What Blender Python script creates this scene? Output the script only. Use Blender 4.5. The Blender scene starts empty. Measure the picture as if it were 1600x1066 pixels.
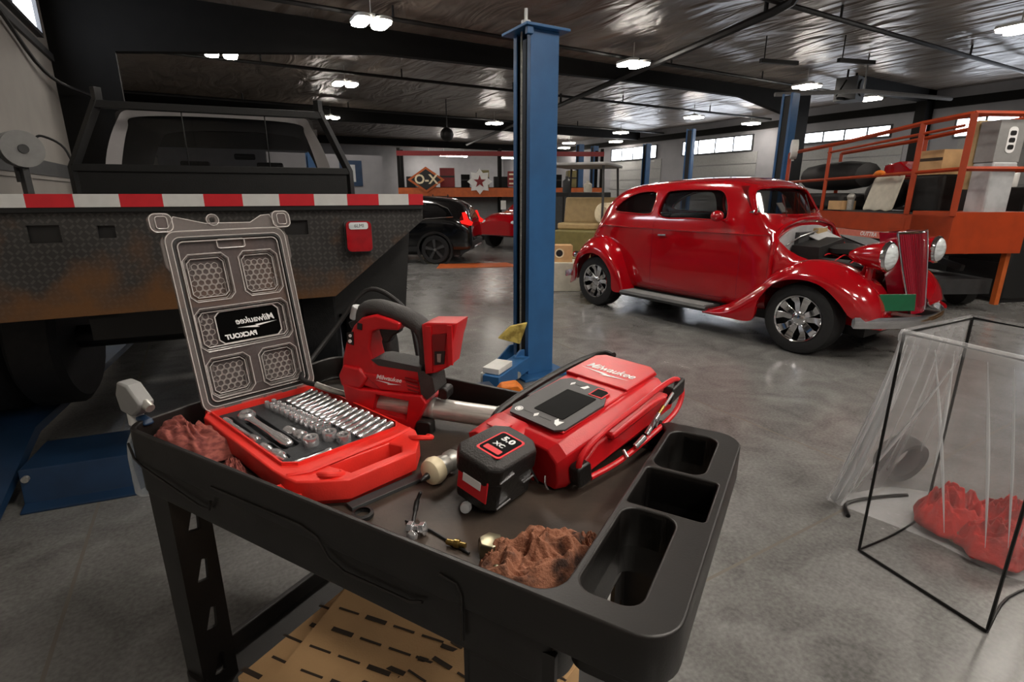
import bpy, bmesh, math, random
from mathutils import Matrix, Vector, Euler
R = math.radians
PI = math.pi
SC = bpy.context.scene
COL = SC.collection

# ------------------------------------------------------------------ camera, world, exposure
cam_d = bpy.data.cameras.new('camera')
cam = bpy.data.objects.new('camera', cam_d); COL.objects.link(cam)
cam_d.sensor_width = 36.0
cam_d.lens = 820.0 / 1600.0 * 36.0
cam_d.clip_start = 0.05; cam_d.clip_end = 200
cam.location = (0, 0, 1.5)
cam.rotation_euler = (R(90) - math.atan((533 - 304) / 820.0), 0, R(-30))
SC.camera = cam
world = bpy.data.worlds.new('world'); SC.world = world
world.use_nodes = True
world.node_tree.nodes['Background'].inputs[0].default_value = (0.8, 0.9, 1.0, 1)
world.node_tree.nodes['Background'].inputs[1].default_value = 0.5
SC.view_settings.view_transform = 'Standard'
SC.view_settings.look = 'None'
SC.view_settings.gamma = 1.0
SC.view_settings.use_curve_mapping = False
SC.view_settings.exposure = 1.2
LAMP = 34.0          # radiance of the ceiling fixtures
SKYWIN = 5.0         # daylight behind the window glass

# ------------------------------------------------------------------ materials
def lin(h):
    h = h.lstrip('#')
    def f(c):
        c = c / 255.0
        return c / 12.92 if c <= 0.04045 else ((c + 0.055) / 1.055) ** 2.4
    return tuple(f(int(h[i:i + 2], 16)) for i in (0, 2, 4)) + (1.0,)
MATS = {}
def mat(name, col, rough=0.5, metal=0.0, var=0.12, scale=12.0, bump=0.0, bscale=60.0, coat=0.0, col2=None, lo=0.4, hi=0.65, stretch=(1, 1, 1), emit=0.0, alpha=1.0, trans=0.0, spec=0.5, rvar=0.0, coord='Object'):
    m = bpy.data.materials.new(name); m.use_nodes = True
    nt = m.node_tree; b = nt.nodes['Principled BSDF']
    c = lin(col) if isinstance(col, str) else col
    tc = nt.nodes.new('ShaderNodeTexCoord'); mp = nt.nodes.new('ShaderNodeMapping')
    mp.inputs['Scale'].default_value = stretch
    nt.links.new(tc.outputs[coord], mp.inputs[0])
    nz = nt.nodes.new('ShaderNodeTexNoise'); nz.inputs['Scale'].default_value = scale; nz.inputs['Detail'].default_value = 5
    nt.links.new(mp.outputs[0], nz.inputs['Vector'])
    rp = nt.nodes.new('ShaderNodeValToRGB')
    rp.color_ramp.elements[0].position = lo; rp.color_ramp.elements[1].position = hi
    if col2 is None:
        c2 = tuple(max(0, x * (1 - var)) for x in c[:3]) + (1,)
    else:
        c2 = lin(col2) if isinstance(col2, str) else col2
    rp.color_ramp.elements[0].color = c; rp.color_ramp.elements[1].color = c2
    nt.links.new(nz.outputs[0], rp.inputs[0]); nt.links.new(rp.outputs[0], b.inputs['Base Color'])
    b.inputs['Roughness'].default_value = rough; b.inputs['Metallic'].default_value = metal
    b.inputs['Specular IOR Level'].default_value = spec
    if rvar:
        mr = nt.nodes.new('ShaderNodeMapRange')
        mr.inputs[3].default_value = max(0.02, rough - rvar); mr.inputs[4].default_value = rough + rvar
        nt.links.new(nz.outputs[0], mr.inputs[0]); nt.links.new(mr.outputs[0], b.inputs['Roughness'])
    if coat:
        b.inputs['Coat Weight'].default_value = coat; b.inputs['Coat Roughness'].default_value = 0.03
    if bump:
        n2 = nt.nodes.new('ShaderNodeTexNoise'); n2.inputs['Scale'].default_value = bscale; n2.inputs['Detail'].default_value = 3
        nt.links.new(mp.outputs[0], n2.inputs['Vector'])
        bp = nt.nodes.new('ShaderNodeBump'); bp.inputs['Strength'].default_value = bump; bp.inputs['Distance'].default_value = 0.01
        nt.links.new(n2.outputs[0], bp.inputs['Height']); nt.links.new(bp.outputs[0], b.inputs['Normal'])
    if emit:
        b.inputs['Emission Color'].default_value = c; b.inputs['Emission Strength'].default_value = emit
    if trans: b.inputs['Transmission Weight'].default_value = trans
    if alpha < 1: b.inputs['Alpha'].default_value = alpha
    MATS[name] = m
    return m
def glassy(name, col, opacity, rough=0.08, fres=0.6):
    """thin clear sheet: see-through, tinted, with reflections"""
    m = bpy.data.materials.new(name); m.use_nodes = True
    nt = m.node_tree; nt.nodes.clear()
    out = nt.nodes.new('ShaderNodeOutputMaterial')
    tr = nt.nodes.new('ShaderNodeBsdfTransparent'); df = nt.nodes.new('ShaderNodeBsdfPrincipled')
    df.inputs['Base Color'].default_value = lin(col); df.inputs['Roughness'].default_value = rough
    lw = nt.nodes.new('ShaderNodeLayerWeight'); lw.inputs[0].default_value = 0.35
    ma = nt.nodes.new('ShaderNodeMath'); ma.operation = 'MULTIPLY_ADD'
    ma.inputs[1].default_value = fres; ma.inputs[2].default_value = opacity; ma.use_clamp = True
    nt.links.new(lw.outputs['Facing'], ma.inputs[0])
    mx = nt.nodes.new('ShaderNodeMixShader')
    nt.links.new(ma.outputs[0], mx.inputs[0]); nt.links.new(tr.outputs[0], mx.inputs[1]); nt.links.new(df.outputs[0], mx.inputs[2])
    nt.links.new(mx.outputs[0], out.inputs[0])
    MATS[name] = m
    return m
def emission(name, col, s):
    m = bpy.data.materials.new(name); m.use_nodes = True
    nt = m.node_tree; nt.nodes.clear()
    out = nt.nodes.new('ShaderNodeOutputMaterial'); e = nt.nodes.new('ShaderNodeEmission')
    e.inputs[0].default_value = lin(col); e.inputs[1].default_value = s
    nt.links.new(e.outputs[0], out.inputs[0]); MATS[name] = m
    return m

# ------------------------------------------------------------------ geometry helpers
def rr(x0, y0, x1, y1, r, n=5):
    r = min(r, abs(x1 - x0) / 2 - 1e-5, abs(y1 - y0) / 2 - 1e-5); P = []
    for cx, cy, a in ((x1 - r, y1 - r, 0), (x0 + r, y1 - r, 90), (x0 + r, y0 + r, 180), (x1 - r, y0 + r, 270)):
        for i in range(n + 1):
            t = R(a + 90 * i / n); P.append((cx + r * math.cos(t), cy + r * math.sin(t)))
    return P
def chamf(x0, y0, x1, y1, c):
    return [(x1, y1 - c), (x1 - c, y1), (x0 + c, y1), (x0, y1 - c), (x0, y0 + c), (x0 + c, y0), (x1 - c, y0), (x1, y0 + c)]
def cr(P, n=6, closed=False):
    P = [tuple(p) for p in P]; L = len(P); out = []
    rng = L if closed else L - 1
    for i in range(rng):
        if closed: a, b, c, d = P[(i - 1) % L], P[i], P[(i + 1) % L], P[(i + 2) % L]
        else: a, b, c, d = P[max(i - 1, 0)], P[i], P[i + 1], P[min(i + 2, L - 1)]
        for k in range(n):
            t = k / n
            out.append(tuple(0.5 * (2 * q + (r_ - p) * t + (2 * p - 5 * q + 4 * r_ - s) * t * t + (-p + 3 * q - 3 * r_ + s) * t ** 3) for p, q, r_, s in zip(a, b, c, d)))
    if not closed: out.append(P[-1])
    return out
def circ(cx, cy, r, n=24, a0=0, a1=360):
    full = abs(a1 - a0) >= 360; m = n if full else n + 1
    return [(cx + r * math.cos(R(a0 + (a1 - a0) * i / n)), cy + r * math.sin(R(a0 + (a1 - a0) * i / n))) for i in range(m)]
AX = {'xy': lambda u, v, w: (u, v, w), 'xz': lambda u, v, w: (u, w, v), 'yz': lambda u, v, w: (w, u, v)}
class MB:
    def __init__(s, *mats):
        s.v = []; s.f = []; s.mi = []; s.mats = list(mats); s.cur = 0; s.M = Matrix()
    def use(s, m):
        if m not in s.mats: s.mats.append(m)
        s.cur = s.mats.index(m); return s
    def xf(s, loc=(0, 0, 0), rot=(0, 0, 0), sc=(1, 1, 1)):
        s.M = Matrix.LocRotScale(Vector(loc), Euler(rot), Vector(sc)); return s
    def add(s, V, F):
        o = len(s.v)
        s.v += [tuple(s.M @ Vector(p)) for p in V]
        s.f += [tuple(i + o for i in f) for f in F]; s.mi += [s.cur] * len(F)
        return s
    def box(s, c, d, rot=(0, 0, 0), tx=1.0, ty=1.0):
        Q = Matrix.LocRotScale(Vector(c), Euler(rot), Vector((1, 1, 1))); V = []
        for z in (-.5, .5):
            kx, ky = (tx, ty) if z > 0 else (1, 1)
            for x, y in ((-.5, -.5), (.5, -.5), (.5, .5), (-.5, .5)):
                V.append(tuple(Q @ Vector((x * d[0] * kx, y * d[1] * ky, z * d[2]))))
        return s.add(V, [(3, 2, 1, 0), (4, 5, 6, 7), (0, 1, 5, 4), (1, 2, 6, 5), (2, 3, 7, 6), (3, 0, 4, 7)])
    def b2(s, a, b):
        return s.box([(p + q) / 2 for p, q in zip(a, b)], [abs(q - p) for p, q in zip(a, b)])
    def prism(s, P, h0, h1, ax='xy', P2=None):
        f = AX[ax]; n = len(P); P2 = P2 or P
        V = [f(u, v, h0) for u, v in P] + [f(u, v, h1) for u, v in P2]
        F = [tuple(range(n - 1, -1, -1)), tuple(range(n, 2 * n))] + [(i, (i + 1) % n, (i + 1) % n + n, i + n) for i in range(n)]
        return s.add(V, F)
    def ring(s, A, B, h0, h1, ax='xy'):
        f = AX[ax]; n = len(A)
        V = [f(u, v, h0) for u, v in A] + [f(u, v, h1) for u, v in A] + [f(u, v, h0) for u, v in B] + [f(u, v, h1) for u, v in B]
        F = []
        for i in range(n):
            j = (i + 1) % n
            F += [(i, j, j + n, i + n), (i + n, j + n, j + 3 * n, i + 3 * n), (i + 3 * n, j + 3 * n, j + 2 * n, i + 2 * n), (i + 2 * n, j + 2 * n, j, i)]
        return s.add(V, F)
    def loft(s, rows, closed=False, cap0=False, cap1=False, loop=False):
        n = len(rows[0]); V = [p for r in rows for p in r]; F = []; m = len(rows)
        for i in range(m if loop else m - 1):
            for j in range(n if closed else n - 1):
                k = (j + 1) % n; i2 = (i + 1) % m
                F.append((i * n + j, i * n + k, i2 * n + k, i2 * n + j))
        if cap0: F.append(tuple(range(n - 1, -1, -1)))
        if cap1: F.append(tuple((m - 1) * n + j for j in range(n)))
        return s.add(V, F)
    def frame(s, d):
        d = Vector(d).normalized(); u = d.cross(Vector((0, 0, 1)))
        if u.length < 1e-4: u = Vector((1, 0, 0))
        u.normalize(); return d, u, u.cross(d)
    def cyl(s, p0, p1, r0, r1=None, n=16, cap=True):
        r1 = r0 if r1 is None else r1; p0 = Vector(p0); p1 = Vector(p1)
        d, u, w = s.frame(p1 - p0)
        rows = [[tuple(p + (u * math.cos(2 * PI * i / n) + w * math.sin(2 * PI * i / n)) * r) for i in range(n)] for p, r in ((p0, r0), (p1, r1))]
        return s.loft(rows, True, cap, cap)
    def tube(s, P, r, n=8, closed=False, cap=True):
        P = [Vector(p) for p in P]; m = len(P); rows = []; u = None
        for i in range(m):
            if closed: d = P[(i + 1) % m] - P[i - 1]
            else: d = P[min(i + 1, m - 1)] - P[max(i - 1, 0)]
            if d.length < 1e-9: d = Vector((0, 0, 1))
            d.normalize()
            if u is None: _, u, _ = s.frame(d)
            u = u - d * u.dot(d)
            if u.length < 1e-6: _, u, _ = s.frame(d)
            u.normalize(); w = d.cross(u); q = r[i] if isinstance(r, (list, tuple)) else r
            rows.append([tuple(P[i] + (u * math.cos(2 * PI * k / n) + w * math.sin(2 * PI * k / n)) * q) for k in range(n)])
        return s.loft(rows, True, cap and not closed, cap and not closed, loop=closed)
    def lathe(s, prof, o=(0, 0, 0), d=(0, 0, 1), n=24, cap=True):
        d, u, w = s.frame(d); o = Vector(o)
        rows = [[tuple(o + d * z + (u * math.cos(2 * PI * i / n) + w * math.sin(2 * PI * i / n)) * r) for i in range(n)] for r, z in prof]
        return s.loft(rows, True, cap, cap)
    def ball(s, c, r, n=14, m=8):
        r = (r, r, r) if not isinstance(r, (tuple, list)) else r
        rows = []
        for i in range(m + 1):
            t = PI * i / m; q = max(math.sin(t), 1e-3)
            rows.append([(c[0] + r[0] * q * math.cos(2 * PI * k / n), c[1] + r[1] * q * math.sin(2 * PI * k / n), c[2] - r[2] * math.cos(t)) for k in range(n)])
        return s.loft(rows, True, True, True)
    def plate(s, splines, z0, z1, bev=0.0, ax='xy', res=2):
        """flat plate with holes: first outline is the outside, the others are holes"""
        cu = bpy.data.curves.new('c', 'CURVE'); cu.dimensions = '2D'; cu.fill_mode = 'BOTH'
        h = (z1 - z0) / 2
        cu.extrude = max(h - bev, 0.0); cu.bevel_depth = bev; cu.bevel_resolution = res; cu.offset = -bev
        for P in splines:
            sp = cu.splines.new('POLY'); sp.points.add(len(P) - 1); sp.use_cyclic_u = True
            for i, (u, v) in enumerate(P): sp.points[i].co = (u, v, 0, 1)
        o = bpy.data.objects.new('c', cu); COL.objects.link(o)
        dg = bpy.context.evaluated_depsgraph_get(); me = o.evaluated_get(dg).to_mesh()
        f = AX[ax]
        s.add([f(v.co.x, v.co.y, v.co.z + z0 + h) for v in me.vertices], [tuple(p.vertices) for p in me.polygons])
        o.evaluated_get(dg).to_mesh_clear(); bpy.data.objects.remove(o); bpy.data.curves.remove(cu)
        return s
    def text(s, body, size, M, depth=0.0006, shear=0.0, bold=0.0, align='CENTER', space=1.0):
        cu = bpy.data.curves.new('t', 'FONT'); cu.body = body; cu.size = size; cu.extrude = depth; cu.shear = shear; cu.offset = bold
        cu.align_x = align; cu.align_y = 'CENTER'; cu.space_character = space; cu.resolution_u = 3
        o = bpy.data.objects.new('t', cu); COL.objects.link(o)
        dg = bpy.context.evaluated_depsgraph_get(); me = o.evaluated_get(dg).to_mesh()
        s.add([tuple(M @ v.co) for v in me.vertices], [tuple(p.vertices) for p in me.polygons])
        o.evaluated_get(dg).to_mesh_clear(); bpy.data.objects.remove(o); bpy.data.curves.remove(cu)
        return s
    def build(s, name, parent=None, loc=None, rot=None, bev=0.0, seg=2, sub=0, ang=35, solid=0.0, merge=False, fixn=True):
        me = bpy.data.meshes.new(name); me.from_pydata(s.v, [], s.f)
        for m in s.mats: me.materials.append(m)
        for p, i in zip(me.polygons, s.mi): p.material_index = i
        if fixn or merge:
            bm = bmesh.new(); bm.from_mesh(me)
            if merge: bmesh.ops.remove_doubles(bm, verts=bm.verts, dist=1e-5)
            bmesh.ops.recalc_face_normals(bm, faces=bm.faces); bm.to_mesh(me); bm.free()
        for p in me.polygons: p.use_smooth = True
        me.set_sharp_from_angle(angle=R(ang)); me.update()
        o = bpy.data.objects.new(name, me); COL.objects.link(o)
        if parent is not None: o.parent = parent
        if loc is not None: o.location = loc
        if rot is not None: o.rotation_euler = rot
        if solid:
            md = o.modifiers.new('solid', 'SOLIDIFY'); md.thickness = solid; md.offset = 0
        if bev:
            md = o.modifiers.new('bevel', 'BEVEL'); md.width = bev; md.segments = seg; md.limit_method = 'ANGLE'; md.angle_limit = R(40)
        if sub:
            md = o.modifiers.new('sub', 'SUBSURF'); md.levels = sub; md.render_levels = sub
        return o
def tag(o, label, cat, group=None, kind=None):
    if label: o['label'] = label
    if cat: o['category'] = cat
    if group: o['group'] = group
    if kind: o['kind'] = kind
    return o
def thing(name, label, cat, loc=(0, 0, 0), rz=0.0, group=None, rot=None):
    o = bpy.data.objects.new(name, None); COL.objects.link(o)
    o.empty_display_size = 0.1; o.location = loc; o.rotation_euler = rot if rot else (0, 0, rz)
    return tag(o, label, cat, group)
def dup(root, loc, rz=None, label=None, group=None, rot=None):
    r = root.copy(); COL.objects.link(r); r.location = loc
    if rz is not None: r.rotation_euler = (0, 0, rz)
    if rot is not None: r.rotation_euler = rot
    if label: r['label'] = label
    if group: r['group'] = group
    for ch in list(root.children):
        c = ch.copy(); COL.objects.link(c); c.parent = r
        for g in list(ch.children):
            d = g.copy(); COL.objects.link(d); d.parent = c
    return r
def struct(mb, name, **k):
    o = mb.build(name, **k); o['kind'] = 'structure'; return o
def boolean(o, cutters):
    """cut meshes out of o (all in the same local frame), keep the result as plain mesh"""
    tmp = []
    for mb in cutters:
        c = mb.build('cutter'); tmp.append(c)
        md = o.modifiers.new('cut', 'BOOLEAN'); md.operation = 'DIFFERENCE'; md.object = c; md.solver = 'EXACT'
    par = o.parent; o.parent = None
    dg = bpy.context.evaluated_depsgraph_get(); dg.update()
    me = bpy.data.meshes.new_from_object(o.evaluated_get(dg)); o.modifiers.clear(); o.data = me; o.parent = par
    for c in tmp: bpy.data.objects.remove(c)
    return o
ORD = 'first second third fourth fifth sixth seventh eighth ninth tenth eleventh twelfth thirteenth fourteenth fifteenth sixteenth'.split()
random.seed(7)
# ------------------------------------------------------------------ shared materials
M = MATS
mat('black_plastic', '#191716', 0.42, var=.3, scale=30, bump=.15, bscale=220, rvar=.08)
mat('cart_plastic', '#171412', 0.44, var=.35, scale=9, bump=.04, bscale=260, rvar=.06)
mat('tray_floor', '#423830', 0.55, col2='#221c18', scale=6, lo=.42, hi=.66, bump=.06, bscale=120, rvar=.1)
mat('tool_red', '#c8141c', 0.38, var=.12, scale=25, bump=.06, bscale=300)
mat('case_red', '#e8332a', 0.42, var=.1, scale=20, bump=.06, bscale=300)
mat('dark_red', '#7c0d12', 0.45, var=.15)
mat('rubber_black', '#161616', 0.6, var=.3, scale=60, bump=.2, bscale=300)
mat('grip_grey', '#3b3938', 0.6, var=.2, scale=40, bump=.3, bscale=400)
mat('foam_grey', '#2f3134', 0.75, var=.2, scale=60, bump=.25, bscale=400)
mat('chrome', '#d8d8da', 0.12, 1.0, var=.1)
mat('chrome_soft', '#c9c9cb', 0.28, 1.0, var=.2, scale=40)
mat('steel', '#cfccc6', 0.34, .45, var=.3, scale=20, stretch=(1, 12, 12))
mat('tool_chrome', '#dcdcde', 0.2, .82, var=.12)
mat('zinc', '#b7b6b0', 0.4, .6, var=.3, scale=60)
mat('brass', '#a88e54', 0.35, 1.0, var=.3, scale=50)
mat('nickel_old', '#9a937c', 0.35, 1.0, col2='#4c4636', scale=40, lo=.45, hi=.6)
mat('white_ink', '#ececec', 0.5, var=.04)
mat('red_ink', '#d5202a', 0.5, var=.04)
mat('screen_black', '#030303', 0.5, var=.1, spec=.04)
mat('panel_grey', '#353334', 0.5, var=.1, bump=.05, bscale=300)
mat('rag_red', '#b06358', 0.95, col2='#7d3f3c', scale=9, lo=.4, hi=.6, bump=.5, bscale=140, coord='Generated')
mat('rag_brown', '#8a5a43', 0.95, col2='#33211a', scale=24, lo=.5, hi=.66, bump=.4, bscale=260)
mat('rag_bright', '#c0261f', 0.9, col2='#6c1714', scale=6, lo=.4, hi=.65, bump=.5, bscale=60)
mat('cardboard', '#c9a273', 0.85, var=.15, scale=6, bump=.1, bscale=200)
mat('cardboard_print', '#3b2f24', 0.85, var=.1)
mat('cream', '#e5d6b4', 0.5, var=.12, scale=20)
mat('lift_blue', '#2b5f92', 0.38, var=.14, scale=5, bump=.04, bscale=150, rvar=.08)
mat('lift_blue_dark', '#18324f', 0.45, var=.3, scale=4)
mat('orange_pad', '#e2791b', 0.55, var=.2, scale=18)
mat('yellow_wood', '#c9b25c', 0.7, col2='#8f7a35', scale=14, lo=.45, hi=.6)
mat('white_paint', '#dcdcd8', 0.5, var=.1)
mat('car_red', '#a00512', 0.14, var=.06, scale=3, coat=1.0)
mat('car_red_deep', '#8e0a22', 0.2, var=.2, scale=6, coat=.8, stretch=(1, 90, 1))
mat('tyre', '#1a1a1b', 0.7, var=.3, scale=30, bump=.2, bscale=120)
mat('car_inside', '#23201f', 0.8, var=.2)
mat('seat_tan', '#8a7558', 0.75, var=.15)
mat('firewall_grey', '#b4b6b8', 0.45, var=.25, scale=5)
mat('lamp_lens', '#dfe6e8', 0.12, var=.35, scale=9, stretch=(1, 1, 4))
mat('plate_green', '#0e5a38', 0.4, var=.12)
mat('suv_black', '#0b0c0e', 0.12, var=.2, coat=1.0)
mat('tail_red', '#a30c17', 0.18, var=.25, scale=30, coat=.5)
mat('truck_black', '#0e0f10', 0.5, var=.35, scale=14, bump=.1, bscale=90)
mat('truck_silver', '#a3a0a0', 0.35, .1, var=.08, scale=6, coat=.5)
mat('stripe_white', '#c9cac8', 0.45, var=.08, scale=20)
mat('stripe_red', '#c2202b', 0.4, var=.1, scale=20)
mat('lift_orange', '#a83a0e', 0.45, var=.18, scale=5)
mat('olive', '#7d7344', 0.55, var=.15)
mat('tan_vinyl', '#b39a6d', 0.6, var=.12)
mat('grey_paint', '#8d8d8c', 0.6, var=.1)
mat('dark_grey_paint', '#3a3b3c', 0.55, var=.2)
mat('off_white', '#c9c4b4', 0.7, var=.15, scale=10, bump=.2, bscale=30)
mat('wood', '#8b6a41', 0.7, col2='#5e452a', scale=5, lo=.4, hi=.6, stretch=(1, 14, 14))
mat('frame_steel', '#121110', 0.7, var=.2, scale=4, spec=.15)
mat('pipe_dark', '#151414', 0.5, var=.2)
mat('wire_black', '#141414', 0.35, .4, var=.2)
mat('wall_beige', '#8f8a84', 0.7, var=.08, scale=2, bump=.05, bscale=40)
mat('wall_grey', '#87868a', 0.7, var=.08, scale=2)
mat('rust_orange', '#bb5a22', 0.55, var=.2, scale=8)
glassy('car_glass', '#07090a', 0.45, 0.04, .5)
glassy('clear_lid', '#6f6463', 0.34, 0.12, .3)
glassy('clear_edge', '#8d8582', 0.42, 0.15, .3)
glassy('edge_glint', '#d8d2cf', 0.75, 0.2, .25)  # whitish colour for highlights painted along the clear lid's edges
glassy('bag_film', '#e6e7e9', 0.13, 0.25, .42)
glassy('honeycomb', '#c4bdb8', 0.5, 0.2, .3)
glassy('bag_hem', '#eeeff1', 0.2, 0.25, .3)
glassy('bag_fold', '#f2f4f6', 0.5, 0.25, .4)
glassy('bottle_clear', '#cfd4d6', 0.18, 0.08, .6)
emission('lamp_glow', '#fff6ea', LAMP)
emission('window_glow', '#eef4ff', SKYWIN)

def concrete():
    m = bpy.data.materials.new('concrete'); m.use_nodes = True; nt = m.node_tree; b = nt.nodes['Principled BSDF']; N = nt.nodes.new; K = nt.links.new
    tc = N('ShaderNodeTexCoord')
    def noise(s, d, dist=0):
        n = N('ShaderNodeTexNoise'); n.inputs['Scale'].default_value = s; n.inputs['Detail'].default_value = d; n.inputs['Distortion'].default_value = dist
        K(tc.outputs['Object'], n.inputs['Vector']); return n
    a = noise(.55, 6, .6); c = noise(3.2, 10, 1.2); f = noise(60, 6)
    r1 = N('ShaderNodeValToRGB'); r1.color_ramp.elements[0].position = .34; r1.color_ramp.elements[1].position = .68
    r1.color_ramp.elements[0].color = (.085, .083, .080, 1); r1.color_ramp.elements[1].color = (.25, .247, .24, 1)
    mx = N('ShaderNodeMix'); mx.data_type = 'FLOAT'; mx.inputs[0].default_value = .55
    K(a.outputs[0], mx.inputs[2]); K(c.outputs[0], mx.inputs[3])
    m2 = N('ShaderNodeMix'); m2.data_type = 'FLOAT'; m2.inputs[0].default_value = .3
    K(mx.outputs[0], m2.inputs[2]); K(f.outputs[0], m2.inputs[3]); K(m2.outputs[0], r1.inputs[0])
    # saw-cut joints every 3.7 m
    sp = N('ShaderNodeSeparateXYZ'); K(tc.outputs['Object'], sp.inputs[0])
    def joint(sock, off):
        ad = N('ShaderNodeMath'); ad.operation = 'ADD'; ad.inputs[1].default_value = off; K(sock, ad.inputs[0])
        pp = N('ShaderNodeMath'); pp.operation = 'PINGPONG'; pp.inputs[1].default_value = 1.85; K(ad.outputs[0], pp.inputs[0])
        lt = N('ShaderNodeMath'); lt.operation = 'LESS_THAN'; lt.inputs[1].default_value = .007; K(pp.outputs[0], lt.inputs[0]); return lt
    j = N('ShaderNodeMath'); j.operation = 'MAXIMUM'; K(joint(sp.outputs[0], .64).outputs[0], j.inputs[0]); K(joint(sp.outputs[1], 2.55).outputs[0], j.inputs[1])
    mc = N('ShaderNodeMix'); mc.data_type = 'RGBA'; K(j.outputs[0], mc.inputs[0]); K(r1.outputs[0], mc.inputs[6]); mc.inputs[7].default_value = (.16, .145, .125, 1)
    K(mc.outputs[2], b.inputs['Base Color'])
    mr = N('ShaderNodeMapRange'); mr.inputs[3].default_value = .16; mr.inputs[4].default_value = .34; K(m2.outputs[0], mr.inputs[0]); K(mr.outputs[0], b.inputs['Roughness'])
    bp = N('ShaderNodeBump'); bp.inputs['Strength'].default_value = .03; bp.inputs['Distance'].default_value = .004; K(c.outputs[0], bp.inputs['Height']); K(bp.outputs[0], b.inputs['Normal'])
    MATS['concrete'] = m
concrete()
def vinyl():
    m = mat('ceiling_vinyl', '#7b7066', 0.34, var=.25, scale=1.2, spec=.6)
    nt = m.node_tree; b = nt.nodes['Principled BSDF']; N = nt.nodes.new; K = nt.links.new
    tc = N('ShaderNodeTexCoord'); mp = N('ShaderNodeMapping'); mp.inputs['Scale'].default_value = (1.5, .45, 1)
    mp.inputs['Rotation'].default_value = (0, 0, R(12)); K(tc.outputs['Object'], mp.inputs[0])
    n = N('ShaderNodeTexNoise'); n.inputs['Scale'].default_value = 1.0; n.inputs['Detail'].default_value = 3; n.inputs['Roughness'].default_value = .42; n.inputs['Distortion'].default_value = 1.2; K(mp.outputs[0], n.inputs['Vector'])
    bp = N('ShaderNodeBump'); bp.inputs['Strength'].default_value = .7; bp.inputs['Distance'].default_value = .3; K(n.outputs[0], bp.inputs['Height']); K(bp.outputs[0], b.inputs['Normal'])
vinyl()
def diamond_plate():
    m = mat('diamond_plate', '#3d3c3b', 0.45, .35, var=.3, scale=5)
    nt = m.node_tree; b = nt.nodes['Principled BSDF']; N = nt.nodes.new; K = nt.links.new
    def math_(op, a, b_=None, v=None):
        q = N('ShaderNodeMath'); q.operation = op; K(a, q.inputs[0])
        if b_ is not None: K(b_, q.inputs[1])
        if v is not None: q.inputs[1].default_value = v
        return q.outputs[0]
    tc = N('ShaderNodeTexCoord'); sp = N('ShaderNodeSeparateXYZ'); K(tc.outputs['Object'], sp.inputs[0]); x, z = sp.outputs[0], sp.outputs[2]
    u = math_('MULTIPLY', math_('ADD', x, z), v=.7071); v = math_('MULTIPLY', math_('SUBTRACT', x, z), v=.7071)
    def lug(p, q, off):
        a = math_('LESS_THAN', math_('PINGPONG', math_('ADD', p, v=off), v=.0165), v=.004)
        c = math_('LESS_THAN', math_('PINGPONG', math_('ADD', q, v=off), v=.0165), v=.0092)
        return math_('MULTIPLY', a, c)
    L = math_('MAXIMUM', lug(u, v, 0.0), lug(v, u, .0165))
    bp = N('ShaderNodeBump'); bp.inputs['Strength'].default_value = 1.0; bp.inputs['Distance'].default_value = .004; K(L, bp.inputs['Height']); K(bp.outputs[0], b.inputs['Normal'])
    n = N('ShaderNodeTexNoise'); n.inputs['Scale'].default_value = 4.5; n.inputs['Detail'].default_value = 7; K(tc.outputs['Object'], n.inputs['Vector'])
    low = math_('MULTIPLY', math_('SUBTRACT', z, v=1.23), v=-.9)
    rm = N('ShaderNodeValToRGB'); rm.color_ramp.elements[0].position = .46; rm.color_ramp.elements[1].position = .72; K(math_('ADD', n.outputs[0], low), rm.inputs[0])
    base = b.inputs['Base Color'].links[0].from_socket
    m1 = N('ShaderNodeMix'); m1.data_type = 'RGBA'; K(math_('MULTIPLY', L, v=.12), m1.inputs[0]); K(base, m1.inputs[6]); m1.inputs[7].default_value = lin('#96938d')
    m2 = N('ShaderNodeMix'); m2.data_type = 'RGBA'; K(rm.outputs[0], m2.inputs[0]); K(m1.outputs[2], m2.inputs[6]); m2.inputs[7].default_value = lin('#6b4a2c')
    K(m2.outputs[2], b.inputs['Base Color'])
diamond_plate()

# ------------------------------------------------------------------ the setting
CEIL = 5.25
XL, XR, YB, YF = -2.0, 24.5, 44.0, -5.0
struct(MB(M['concrete']).b2((XL - .2, YF - .2, -.2), (XR + .2, YB + .2, 0)), 'floor')
struct(MB(M['ceiling_vinyl']).b2((XL - .2, YF - .2, CEIL), (XR + .2, YB + .2, CEIL + .2)), 'ceiling')
wl = MB(M['wall_beige']); wl.b2((XL - .2, YF, 0), (XL, YB, CEIL))
wl.use(M['dark_grey_paint']).b2((XL, YF, 3.86), (XL + .05, YB, 3.98))
struct(wl, 'wall_left')
struct(MB(M['wall_grey']).b2((XL, YB, 0), (XR, YB + .2, CEIL)), 'wall_back')
struct(MB(M['wall_grey']).b2((XL, YF - .2, 0), (XR, YF, CEIL)), 'wall_front')
wr_ = MB(M['wall_grey']); wr_.b2((XR, YF, 0), (XR + .2, YB, CEIL))
# overhead door panels on the right wall: recessed joints
for y0 in (5.0, 11.4, 17.9, 24.4):
    for z in (.6, 1.2, 1.8, 2.4, 3.0, 3.6):
        wr_.use(M['grey_paint']).b2((XR - .03, y0, z - .57), (XR, y0 + 4.6, z - .01))
struct(wr_, 'wall_right')
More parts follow.
